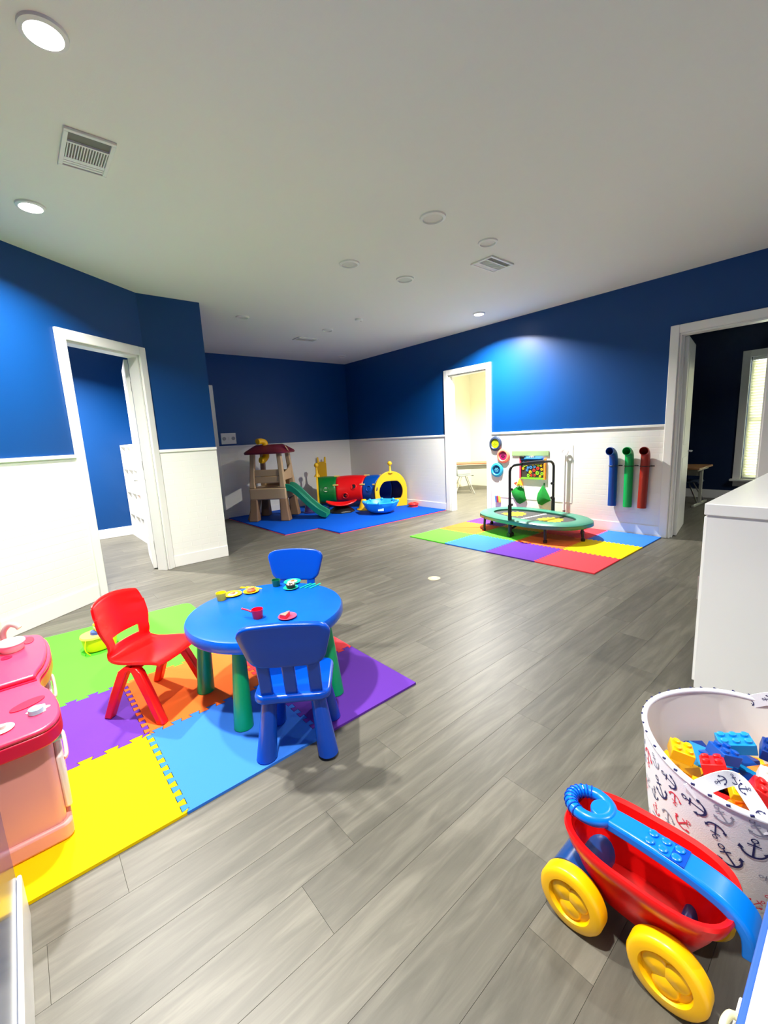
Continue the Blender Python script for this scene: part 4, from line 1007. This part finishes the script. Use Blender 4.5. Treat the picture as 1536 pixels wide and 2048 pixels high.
# striped sponges
for k, (nm, col) in enumerate((('blue', (90, 140, 220)), ('crimson', (176, 30, 84)), ('yellow', (250, 206, 84)))):
    s_ = tag(B().prism(rrect(-0.012, 0.012, -0.052, 0.052, 0.004), 0, 0.035).xf(Matrix(((0,0,-1,0),(1,0.12,0,0),(0,1,0,0),(0,0,0,1)))).obj('wall_bristle_strip', mat('bristle_'+nm, col, 0.9, bump=0.6, bscale=200), bevel=0.003), '%s soft strip in the small striped wall patch' % nm, 'sensory strip', 'striped soft strips on the wall')
    s_.location = (XWL, 4.075-0.031*k, 0.30)
# white tube and thin white wall frame
wt = thing('white_wall_tube', 'tall white tube with a ring at its top on the wall', 'tube', (XWL-0.03, 2.93, 0.20))
B().cyl((0, 0, 0.03), (0, 0, 0.80), 0.015, 0.015, 16).obj('tube', M_WHITE, wt, 40)
B().tube([(-0.004, 0.042*math.cos(2*PI*i/24), 0.845+0.042*math.sin(2*PI*i/24)) for i in range(24)], 0.008, 8, closed=True).obj('top_ring', M_WHITE, wt, 60)
B().cyl((0, 0, 0.0), (0, 0, 0.03), 0.020, 0.020, 16).obj('end_cap', mat('mid_grey_plastic', (150, 146, 140), 0.5), wt, 40)
wf = thing('white_wall_frame', 'thin white panel framing the gear board area on the wall', 'panel', (XWL, 3.43, 0.74))
for a in ((-0.60, -0.575, -0.41, 0.40), (0.575, 0.60, -0.41, 0.40)):
    B().box(-0.004, 0, *a).obj('side_strip', M_WHITE, wf, bevel=0.002)
B().box(-0.004, 0, -0.575, 0.575, -0.41, -0.39).obj('bottom_strip', M_WHITE, wf, bevel=0.002)
# three coloured pipes
def pipe(y, col, lean, label, name, tw):
    m = mat(name, col, 0.4)
    t = thing('wall_pipe', label, 'pipe', (XWL, y, 0.355), 0, 'coloured pipes strapped to the wall')
    R = 0.050; h = 0.60
    pth = smoothpath([(-R-0.005, -lean*0.0, 0.0), (-R-0.005, -lean*0.3, 0.2), (-R-0.005, -lean*0.7, 0.45), (-R-0.005, -lean*0.95, h-0.02), (-R-0.02, -lean+tw*0.25, h+0.06), (-R-0.065, -lean+tw*0.7, h+0.10), (-R-0.11, -lean+tw*1.1, h+0.105)], 5)
    pth = [Vector(p) for p in pth]
    # hollow pipe: outer and inner wall
    b = B(); rings = []; n = 24; up = None; frames = []
    for i, p in enumerate(pth):
        d = (pth[min(i+1, len(pth)-1)]-pth[max(i-1, 0)]).normalized()
        if up is None: up = d.orthogonal().normalized()
        up = (up-d*up.dot(d)).normalized(); frames.append((p, up.copy(), d.cross(up)))
    ring = lambda f, r: [f[0]+(f[1]*math.cos(2*PI*k/n)+f[2]*math.sin(2*PI*k/n))*r for k in range(n)]
    rings = [ring(f, R) for f in frames]+[ring(f, R-0.005) for f in reversed(frames)]
    rings.append(rings[0])
    b.loft(rings, False, False); b.obj('pipe_body', m, t, 40)
    z = 0.52-0.004
    B().tube([(-0.001-R+(R+0.003)*-math.cos(a)*1.0-0.004, -lean*0.86+(R+0.004)*math.sin(a), z) for a in [2*PI*k/24 for k in range(24)]], 0.004, 6, closed=True).obj('strap', M_BLACKP, t, 50)
    B().box(-0.012, -0.002, -lean*0.86-0.09, -lean*0.86-0.045, z-0.006, z+0.006).obj('strap_tail', M_BLACKP, t)
    return t
pipe(2.276, (0, 62, 150), 0.0, 'blue elbow pipe, leftmost of three on the wall', 'pipe_blue', 0.012)
pipe(2.09, (0, 168, 82), 0.0, 'green elbow pipe between the blue and red pipes', 'pipe_green', 0.0)
pipe(1.925, (150, 32, 16), 0.015, 'dark red elbow pipe, nearest the right doorway', 'pipe_red', -0.01)
# ------------------------------------------------------------------ right white cabinet
cb_ = thing('white_cabinet', 'long white cabinet with a thick top at the right edge', 'cabinet', (3.2, 0.05, 0))
B().box(-0.77, 1.0, -0.45, 0.475, 0.06, 0.945).obj('body', M_CAB, cb_)
B().box(-0.74, 1.0, -0.43, 0.45, 0.0, 0.06).obj('plinth', M_CAB, cb_)
B().box(-0.785, 1.01, -0.465, 0.485, 0.945, 1.0).obj('top', M_CAB, cb_, bevel=0.004)
for k in range(3):
    d = B().box(-0.74+0.58*k, -0.74+0.58*k+0.56, 0.475, 0.493, 0.08, 0.93).obj('cabinet_door', M_CAB, cb_, bevel=0.003)
    B().cyl((-0.70+0.58*k, 0.50, 0.5), (-0.70+0.58*k, 0.50, 0.62), 0.007, n=8).obj('handle', M_STEEL, d)

# ------------------------------------------------------------------ anchor basket
BC = (1.585, 0.190); BH = 0.40; RT, RB = 0.280, 0.240
bk_ = thing('anchor_basket', 'white fabric basket printed with navy and red anchors', 'basket', (BC[0], BC[1], 0))
M_CLOTH = mat('white_canvas', (240, 241, 246), 0.8, var=0.02, bump=0.1, bscale=300); M_LINER = mat('beige_liner', (232, 230, 222), 0.8, var=0.03)
def brad(z): return RB+(RT-RB)*min(1, max(0, z/BH))**0.8
wob = lambda t, z: 0.012*math.sin(3*t+1.0)*(z/BH)+0.008*math.sin(5*t)*(z/BH)
def bsurf(t, z, off=0):
    r = (brad(z)+off)*(1+wob(t, z)); zz = z*(1-0.10*max(0, math.cos(t-math.radians(195)))**2)
    return Vector((r*math.cos(t), r*math.sin(t), zz))
nT = 64
rings = [[bsurf(2*PI*i/nT, z) for i in range(nT)] for z in (0.0, 0.01, 0.1, 0.2, 0.3, 0.37, BH)]
B().loft(rings, True, False).obj('outer_canvas', M_CLOTH, bk_, 50)
rings = [[bsurf(2*PI*i/nT, z, -0.008) for i in range(nT)] for z in (BH, 0.35, 0.28, 0.2, 0.1, 0.015)]
B().loft(rings, False, True).obj('inner_liner', M_LINER, bk_, 50)
B().tube([bsurf(2*PI*i/nT, BH, -0.004) for i in range(nT)], 0.009, 8, closed=True).obj('rim_binding', M_CLOTH, bk_, 60)
M_ANAVY = mat('anchor_navy', (38, 40, 96), 0.8); M_ARED = mat('anchor_red', (224, 52, 78), 0.8); M_AGREY = mat('anchor_grey', (150, 152, 170), 0.8)
def anchor_polys():
    P = []
    P.append([(-0.06, -0.62), (0.06, -0.62), (0.05, 0.55), (-0.05, 0.55)])                     # shank
    P.append([(-0.34, 0.30), (0.34, 0.30), (0.34, 0.40), (-0.34, 0.40)])                        # stock
    ring = []
    N = 14
    for i in range(N):
        a0, a1 = 2*PI*i/N, 2*PI*(i+1)/N
        P.append([(0.20*math.cos(a0), 0.75+0.20*math.sin(a0)), (0.20*math.cos(a1), 0.75+0.20*math.sin(a1)), (0.12*math.cos(a1), 0.75+0.12*math.sin(a1)), (0.12*math.cos(a0), 0.75+0.12*math.sin(a0))])
    N = 12
    for i in range(N):                                                                        # arms
        a0, a1 = math.radians(195+150*i/N), math.radians(195+150*(i+1)/N)
        f = lambda a: 0.06+0.10*math.cos((a-math.radians(270))*0.9)
        P.append([(0.68*math.cos(a0), -0.05+0.68*math.sin(a0)), (0.68*math.cos(a1), -0.05+0.68*math.sin(a1)), ((0.68-f(a1))*math.cos(a1), -0.05+(0.68-f(a1))*math.sin(a1)), ((0.68-f(a0))*math.cos(a0), -0.05+(0.68-f(a0))*math.sin(a0))])
    for s in (-1, 1):                                                                         # flukes
        P.append([(s*0.78, -0.22), (s*0.70, 0.08), (s*0.46, -0.14), (s*0.6, -0.26)])
    return P
AP = anchor_polys()
def anchor(parent, fn, u, v, size, rot, m):
    b = B(); c, s = math.cos(rot), math.sin(rot)
    for poly in AP:
        q = [fn(u+size*(x*c-y*s), v+size*(x*s+y*c)) for x, y in poly]
        b.add(q, [tuple(range(len(q)))])
    return b.obj('anchor_print', m, parent)
random.seed(11)
placed = []
fn_b = lambda u, v: bsurf(u/0.262, max(0.012, min(BH-0.012, v)), 0.0014)
for k in range(1500):
    u, v = random.uniform(math.radians(95), math.radians(290))*0.262, random.uniform(0.03, BH-0.03)
    s = random.choice((0.026, 0.032, 0.038, 0.042))
    if all(math.hypot(u-a, v-b2) > (s+c)*0.86 for a, b2, c in placed):
        placed.append((u, v, s)); anchor(bk_, fn_b, u, v, s, random.choice((0, 0, PI, 0.6, -0.7, 1.5, 2.4)), random.choice((M_ANAVY, M_ARED, M_ARED, M_AGREY, M_ANAVY)))
    if len(placed) > 95: break
# little dashes on the rim
for k in range(40):
    t = 2*PI*k/40+random.uniform(-0.03, 0.03)
    p = bsurf(t, BH, 0.003); q = bsurf(t+0.03, BH, 0.003)
    B().tube([p+Vector((0, 0, 0.004)), q+Vector((0, 0, 0.008))], 0.003, 5).obj('rim_print', M_ANAVY, bk_)
# fabric loop handles
def loop(t0, t1, h, lean, name):
    a, c = bsurf(t0, BH-0.03, 0.003), bsurf(t1, BH-0.03, 0.003)
    mid = bsurf((t0+t1)/2, BH, lean); mid.z = BH+h-(0.03 if math.cos((t0+t1)/2) < 0 else 0)
    pth = smoothpath([a, a.lerp(mid, 0.62)+Vector((0, 0, h*0.25)), mid, c.lerp(mid, 0.62)+Vector((0, 0, h*0.25)), c], 6)
    rad = Vector((math.cos((t0+t1)/2), math.sin((t0+t1)/2), 0)); n = len(pth); rings = []
    for i, p in enumerate(pth):
        d = (pth[min(i+1, n-1)]-pth[max(i-1, 0)]).normalized(); wv_ = d.cross(rad).normalized(); w_ = 0.021
        rings.append([p+wv_*w_+rad*0.002, p-wv_*w_+rad*0.002, p-wv_*w_-rad*0.002, p+wv_*w_-rad*0.002])
    o = B().loft(rings).obj(name, M_CLOTH, bk_, 60)
    for f in (0.12, 0.3, 0.5, 0.7, 0.88):
        i = int(f*(n-1)); p = pth[i]; d = (pth[min(i+1, n-1)]-pth[max(i-1, 0)]).normalized(); wv_ = d.cross(rad).normalized()
        anchor(o, lambda u, v, p=p, d=d, wv_=wv_: p+d*u+wv_*v-rad*0.0035, 0, 0, 0.018, f*5, M_ANAVY)
        anchor(o, lambda u, v, p=p, d=d, wv_=wv_: p+d*u+wv_*v+rad*0.0035, 0, 0, 0.018, f*5, M_ANAVY)
    return o
loop(math.radians(163), math.radians(200), 0.045, -0.05, 'loop_handle')
loop(math.radians(12), math.radians(-25), 0.035, -0.02, 'loop_handle')
# building blocks in the basket
def block(x, y, z, nx, ny, m, label, rz=0, rx=0, ry=0, u=0.032):
    t = thing('building_block', label, 'toy block', (BC[0]+x, BC[1]+y, z), rz, 'building blocks in the anchor basket')
    t.rotation_euler = (rx, ry, rz)
    B().box(-nx*u/2, nx*u/2, -ny*u/2, ny*u/2, 0, 0.036).obj('brick_body', m, t, bevel=0.002)
    for i in range(nx):
        for j in range(ny):
            B().lathe([(0.0105, 0.0), (0.0105, 0.008), (0.009, 0.009), (0.0, 0.009)], 14).obj('stud', m, t, 40).location = ((i+0.5)*u-nx*u/2, (j+0.5)*u-ny*u/2, 0.036)
    return t
M_BKB = mat('block_blue', (0, 84, 190), 0.3); M_BKLB = mat('block_light_blue', (20, 150, 220), 0.3); M_BKR = mat('block_red', (226, 22, 24), 0.3)
M_BKY = mat('block_yellow', (255, 194, 0), 0.3); M_BKN = mat('block_navy', (0, 52, 140), 0.3); M_BKW = mat('block_white', (238, 236, 230), 0.3); M_BKO = mat('block_orange', (255, 142, 10), 0.3)
zb0 = 0.262
fm = [M_BKR, M_BKB, M_BKY, M_BKLB, M_BKO, M_BKN]
fill = B(); nbx = 0; random.seed(5)
for k in range(150):
    rr, aa = 0.215*math.sqrt(random.random()), random.uniform(0, 2*PI); zz = 0.03+0.235*random.random()**0.5-0.03*rr/0.2
    hx_, hy_, hz_ = random.choice(((0.03, 0.03, 0.018), (0.06, 0.03, 0.018), (0.03, 0.015, 0.018)))
    rr = min(rr, 0.225-hx_)
    mt = Matrix.Translation((rr*math.cos(aa), rr*math.sin(aa), zz)) @ Matrix.Rotation(random.uniform(0, 3), 4, 'Z') @ Matrix.Rotation(random.uniform(-0.5, 0.5), 4, 'X')
    tb_ = B().box(-hx_, hx_, -hy_, hy_, -hz_, hz_).xf(mt); fill.add(tb_.v, tb_.f); nbx += 1
fo = fill.obj('block_pile', fm[0]); fo['kind'] = 'stuff'; fo.location = (BC[0], BC[1], 0)
tag(fo, 'mixed loose toy blocks buried in the lower part of the basket', 'toy blocks')
for m_ in fm[1:]: fo.data.materials.append(m_)
for i_, pg in enumerate(fo.data.polygons): pg.material_index = (i_//6*7) % 6
block(-0.07, 0.16, zb0+0.035, 2, 2, M_BKY, 'yellow block at the left side of the basket', 0.4, 0.2)
block(-0.02, 0.06, zb0+0.055, 2, 2, M_BKB, 'blue block beneath the near basket handle', 0.9, 0.3)
block(0.075, 0.04, zb0+0.05, 2, 3, M_BKLB, 'light blue block in the middle of the basket', 0.5, -0.2)
block(-0.09, 0.06, zb0+0.05, 2, 2, M_BKR, 'red block left of the small yellow block', 0.3, -0.3, 0.2)
block(-0.12, 0.01, zb0+0.045, 2, 1, M_BKY, 'small yellow block between the red blocks', 0.5, 0.0, -0.5)
block(-0.12, -0.05, zb0+0.055, 2, 2, M_BKR, 'red block behind the basket handle strap', 0.2, 0.4)
block(0.06, -0.08, zb0+0.08, 2, 4, M_BKN, 'long navy block on top of the pile', 0.15, 0.15, -0.15)
block(-0.055, -0.075, zb0+0.055, 2, 3, M_BKW, 'white block right of the strap', 0.1, 0.2, -0.25)
block(-0.05, -0.17, zb0+0.06, 2, 2, M_BKO, 'orange block at the right of the basket', 0.7, 0.3, 0.1)
block(-0.125, -0.145, zb0+0.035, 2, 2, M_BKR, 'red block below the orange block', 0.3, 0.1)

# ------------------------------------------------------------------ toy wagon
wg = thing('toy_wagon', 'red toy wagon with yellow wheels and blue pull handle', 'toy wagon', (1.12, 0.31, 0))
def body_ring(z, a, b2, lift=0.0, e=3.0):
    return [(x, y*(0.93 if y < 0 else 1.0), z+lift*(abs(y)/b2)**2*(1 if y > 0 else -0.4)) for x, y, _ in supell(a, b2, e, 48, 0)]
rings = [body_ring(0.085, 0.062, 0.12), body_ring(0.09, 0.070, 0.13), body_ring(0.16, 0.094, 0.165), body_ring(0.212, 0.108, 0.182), body_ring(0.222, 0.122, 0.196, 0.01), body_ring(0.258, 0.132, 0.207, 0.012), body_ring(0.266, 0.128, 0.203, 0.012),
         body_ring(0.260, 0.114, 0.190, 0.012), body_ring(0.22, 0.104, 0.178, 0.01), body_ring(0.16, 0.086, 0.158), body_ring(0.105, 0.062, 0.125)]
B().loft(rings, True, True).obj('tub', M_RED, wg, 45)
for yy in (0.140, -0.092):
    ax = B().cyl((-0.092, yy+(0.02 if yy > 0 else 0), 0.105), (0.092, yy+(0.02 if yy > 0 else 0), 0.105), 0.062 if yy > 0 else 0.018, n=24).obj('axle_housing', M_DKBLUE, wg, 40)
    for sx in (-1, 1):
        B().cyl((sx*0.088, yy, 0.092), (sx*0.097, yy, 0.092), 0.070 if yy > 0 else 0.04, n=24).obj('axle_collar', M_RED, ax, 40)
# wheel prototype (outer face towards -x)
def wheel(sx, yy):
    wpar = B().lathe([(0.0, -0.026), (0.06, -0.026), (0.080, -0.024), (0.088, -0.014), (0.088, 0.014), (0.084, 0.021), (0.076, 0.025), (0.058, 0.025), (0.054, 0.013), (0.0, 0.013)], 40, axis='x').xf(Matrix.Scale(sx, 4, (1, 0, 0))).obj('wheel', M_YELLOW, wg, 35)
    wpar.location = (sx*0.116, yy+0.004, 0.088)
    for k in range(3):
        a = 2*PI*k/3+0.5
        B().lathe([(0.031, 0.0), (0.030, 0.006), (0.025, 0.010), (0.0, 0.012)], 20, axis='x').xf(Matrix.Scale(sx, 4, (1, 0, 0))).obj('hub_lobe', M_YELLOW, wpar, 50).location = (sx*0.010, 0.026*math.cos(a), 0.026*math.sin(a))
for sx in (-1, 1):
    for yy in (0.140, -0.092): wheel(sx, yy)
# handle bar
hp = smoothpath([(0.0, 0.105, 0.295), (0.0, 0.03, 0.297), (0.0, -0.06, 0.294), (0.0, -0.125, 0.286), (0.0, -0.178, 0.270), (0.0, -0.212, 0.236), (0.0, -0.220, 0.185)], 5)
rings = []; n = len(hp)
for i, q in enumerate(hp):
    d = (hp[min(i+1, n-1)]-hp[max(i-1, 0)]).normalized(); nn = Vector((1, 0, 0)).cross(d); nn = nn if nn.z >= 0 or abs(nn.z) < 0.3 else -nn
    nn = Vector((1, 0, 0)).cross(d)*-1 if Vector((1, 0, 0)).cross(d).dot(Vector((0, -0.3, 1))) < 0 else Vector((1, 0, 0)).cross(d)
    w_ = 0.032+0.012*i/(n-1); h_ = 0.014
    rings.append([tuple(q+Vector((x, 0, 0))+nn*hh) for x, hh in ((-w_, -h_), (w_, -h_), (w_, h_*0.5), (w_*0.8, h_), (-w_*0.8, h_), (-w_, h_*0.5))])
hd = B().loft(rings).obj('pull_handle', M_SKYB, wg, 40, bevel=0.003)
rc_ = Vector((0.0, 0.152, 0.298))
B().tube([rc_+Vector((0.049*math.cos(2*PI*i/36), 0.054*math.sin(2*PI*i/36), 0)) for i in range(36)], 0.017, 12, closed=True).obj('grip_ring', M_SKYB, hd, 60)
B().prism([(x, y) for x, y, _ in supell(0.034, 0.032, 2, 20, 0, 0, 0.118)], 0.292, 0.312).obj('grip_plate', M_SKYB, hd, bevel=0.004)
for k in range(11):
    a = math.radians(20+140*k/10); c = rc_+Vector((0.049*math.cos(a), 0.054*math.sin(a), 0)); tdir = Vector((-math.sin(a), math.cos(a), 0)); rad = Vector((math.cos(a), math.sin(a), 0))
    B().tube([c+rad*0.0178*math.cos(t)+Vector((0, 0, 0.0178*math.sin(t))) for t in [2*PI*q/12 for q in range(12)]], 0.0022, 5, closed=True).obj('grip_ridge', M_BLUE, hd)
for i in range(3):
    for s in (-1, 1):
        y = -0.005-0.030*i
        B().lathe([(0.0115, 0.0), (0.0115, 0.007), (0.009, 0.009), (0.0, 0.009)], 18).obj('stud', M_SKYB, hd, 40).location = (s*0.0145, y, 0.3075-0.0015*i)
B().box(-0.03, 0.03, -0.085, 0.012, 0.300, 0.3085).obj('stud_base', M_BLUE, hd)

# ------------------------------------------------------------------ white bin with blue rim at the lower right corner
wb = thing('white_bin', 'white storage bin with a blue rim in the lower right corner', 'storage bin', (0.76, -0.12, 0))
B().box(-0.24, 0.225, -0.15, 0.178, 0.0, 0.435).obj('body', M_CAB, wb, bevel=0.006)
B().box(-0.25, 0.235, -0.16, 0.188, 0.428, 0.448).obj('blue_rim', mat('rim_blue', (52, 96, 176), 0.4), wb, bevel=0.003)
B().box(-0.24, 0.227, -0.15, 0.178, 0.448, 0.456).obj('lid', M_CAB, wb, bevel=0.003)
for x in (-0.02, -0.09):
    B().tube(smoothpath([(x+0.03, 0.18, 0.40), (x+0.028, 0.198, 0.405), (x-0.0, 0.204, 0.405), (x-0.012, 0.194, 0.40), (x-0.01, 0.18, 0.398)], 5), 0.006, 8).obj('lid_clip', mat('cream_clip', (232, 226, 180), 0.4), wb, 60)
B().box(0.0, 0.06, 0.178, 0.196, 0.37, 0.39).obj('side_tab', M_CAB, wb, bevel=0.003)

# ------------------------------------------------------------------ school desks and chairs in the side rooms
def desk(loc, rz, w_, d_, h, label, topm):
    t = thing('school_desk', label, 'desk', loc, rz)
    B().box(-w_/2, w_/2, -d_/2, d_/2, h-0.03, h).obj('desk_top', topm, t, bevel=0.003)
    for s in (-1, 1):
        x = s*(w_/2-0.06)
        lg = B().box(x-0.02, x+0.02, -0.025, 0.025, 0.03, h-0.03).obj('leg', mat('putty_metal', (176, 178, 166), 0.4), t, bevel=0.004)
        B().box(x-0.02, x+0.02, -d_/2+0.02, d_/2-0.02, 0.0, 0.035).obj('foot_bar', MATS['putty_metal'], lg, bevel=0.006)
        B().box(x-0.02, x+0.02, -d_/2+0.08, d_/2-0.08, h-0.06, h-0.03).obj('top_bracket', MATS['putty_metal'], lg)
    B().box(-w_/2+0.08, w_/2-0.08, -0.01, 0.01, h-0.16, h-0.06).obj('modesty_rail', MATS['putty_metal'], t)
    return t
def school_chair(loc, rz, shellm, label, sh=0.40, bh=0.38):
    t = thing('school_chair', label, 'chair', loc, rz)
    pr = smoothpath([(0, 0.20, sh-0.01), (0, 0.17, sh+0.01), (0, 0.0, sh), (0, -0.14, sh+0.005), (0, -0.19, sh+0.06), (0, -0.205, sh+0.06+(bh-0.06)*0.5), (0, -0.23, sh+bh)], 4)
    def fn(u, v):
        k = v*(len(pr)-1); i = min(int(k), len(pr)-2); q = pr[i].lerp(pr[i+1], k-i); x = (u*2-1)
        return (x*(0.20-0.03*max(0, v-0.8)*5*abs(x)), q.y+0.03*x*x*(1 if v > 0.6 else 0), q.z+0.02*x*x*(1 if v < 0.6 else 0))
    B().sheet(fn, 10, len(pr)-1).obj('seat_shell', shellm, t, 60, solid=0.01)
    for sx in (-1, 1):
        B().tube([(sx*0.12, 0.06, sh-0.01), (sx*0.20, 0.22, 0.0)], 0.012, 8).obj('leg', M_STEEL, t, 50)
        B().tube([(sx*0.12, -0.06, sh-0.01), (sx*0.20, -0.22, 0.0)], 0.012, 8).obj('leg', M_STEEL, t, 50)
    return t
M_SLATE = mat('slate_blue_plastic', (70, 86, 108), 0.35); M_GRYSH = mat('grey_chair_plastic', (136, 144, 140), 0.4)
desk((8.62, 2.45, 0), math.radians(90), 1.05, 0.80, 0.64, 'brown topped school desk in the navy room', M_WOODTOP)
school_chair((8.85, 2.24, 0), math.radians(180), M_SLATE, 'slate blue school chair beneath the desk in the navy room', 0.34, 0.22)
desk((8.36, 6.52, 0), math.radians(-52), 0.95, 0.55, 0.67, 'school desk against the cream wall seen through the middle doorway', M_WOODTOP)
school_chair((7.84, 6.36, 0), math.radians(-131), M_GRYSH, 'grey school chair in the cream room seen through the middle doorway', 0.40)

# ------------------------------------------------------------------ cube shelf in the room behind the left door
cs = thing('cube_shelf', 'white cube shelf behind the half open left door', 'shelf', (1.515, 7.45, 0))
SX, SY, SH = 0.19, 0.56, 1.46
B().box(SX-0.012, SX, -SY, SY, 0.0, SH).obj('back_board', M_WHITE, cs)
for k in range(4):
    y = -SY+(2*SY-0.03)*k/3; B().box(-SX, SX-0.012, y, y+0.03, 0.0, SH).obj('upright', M_WHITE, cs)
for z in (0.0, 0.36, 0.72, 1.08, SH-0.03):
    for k in range(3):
        y = -SY+0.03+(2*SY-0.03)*k/3; B().box(-SX, SX-0.012, y, y+(2*SY-0.03)/3-0.03, z, z+0.03).obj('shelf_board', M_WHITE, cs)
# items on the shelf near its visible edge
ot = thing('orange_toy', 'small orange toy on the lowest cube shelf level', 'toy', (1.42, 7.15, 0.391))
B().loft([supell(0.05, 0.08, 2.5, 20, 0.0), supell(0.055, 0.085, 2.5, 20, 0.05), supell(0.03, 0.05, 2.5, 20, 0.09)]).obj('body', mat('toy_orange', (246, 120, 40), 0.4), ot, 50)
B().lathe([(0.022, 0.0), (0.02, 0.02), (0.0, 0.03)], 14).obj('knob', MATS['toy_orange'], ot, 50).location = (0, 0, 0.09)
bt = thing('blue_bottle', 'blue and white bottle standing in the bottom shelf cube', 'bottle', (1.40, 7.06, 0.031))
B().lathe([(0.0, 0.0), (0.04, 0.0), (0.042, 0.01), (0.042, 0.14), (0.02, 0.19), (0.016, 0.20), (0.0, 0.20)], 20).obj('bottle_body', mat('bottle_blue', (70, 130, 210), 0.3), bt, 40)
B().lathe([(0.043, 0.05), (0.043, 0.10)], 20).obj('bottle_label', M_WHITE, bt)
B().lathe([(0.018, 0.20), (0.018, 0.225), (0.0, 0.226)], 14).obj('cap', M_WHITE, bt, 40)
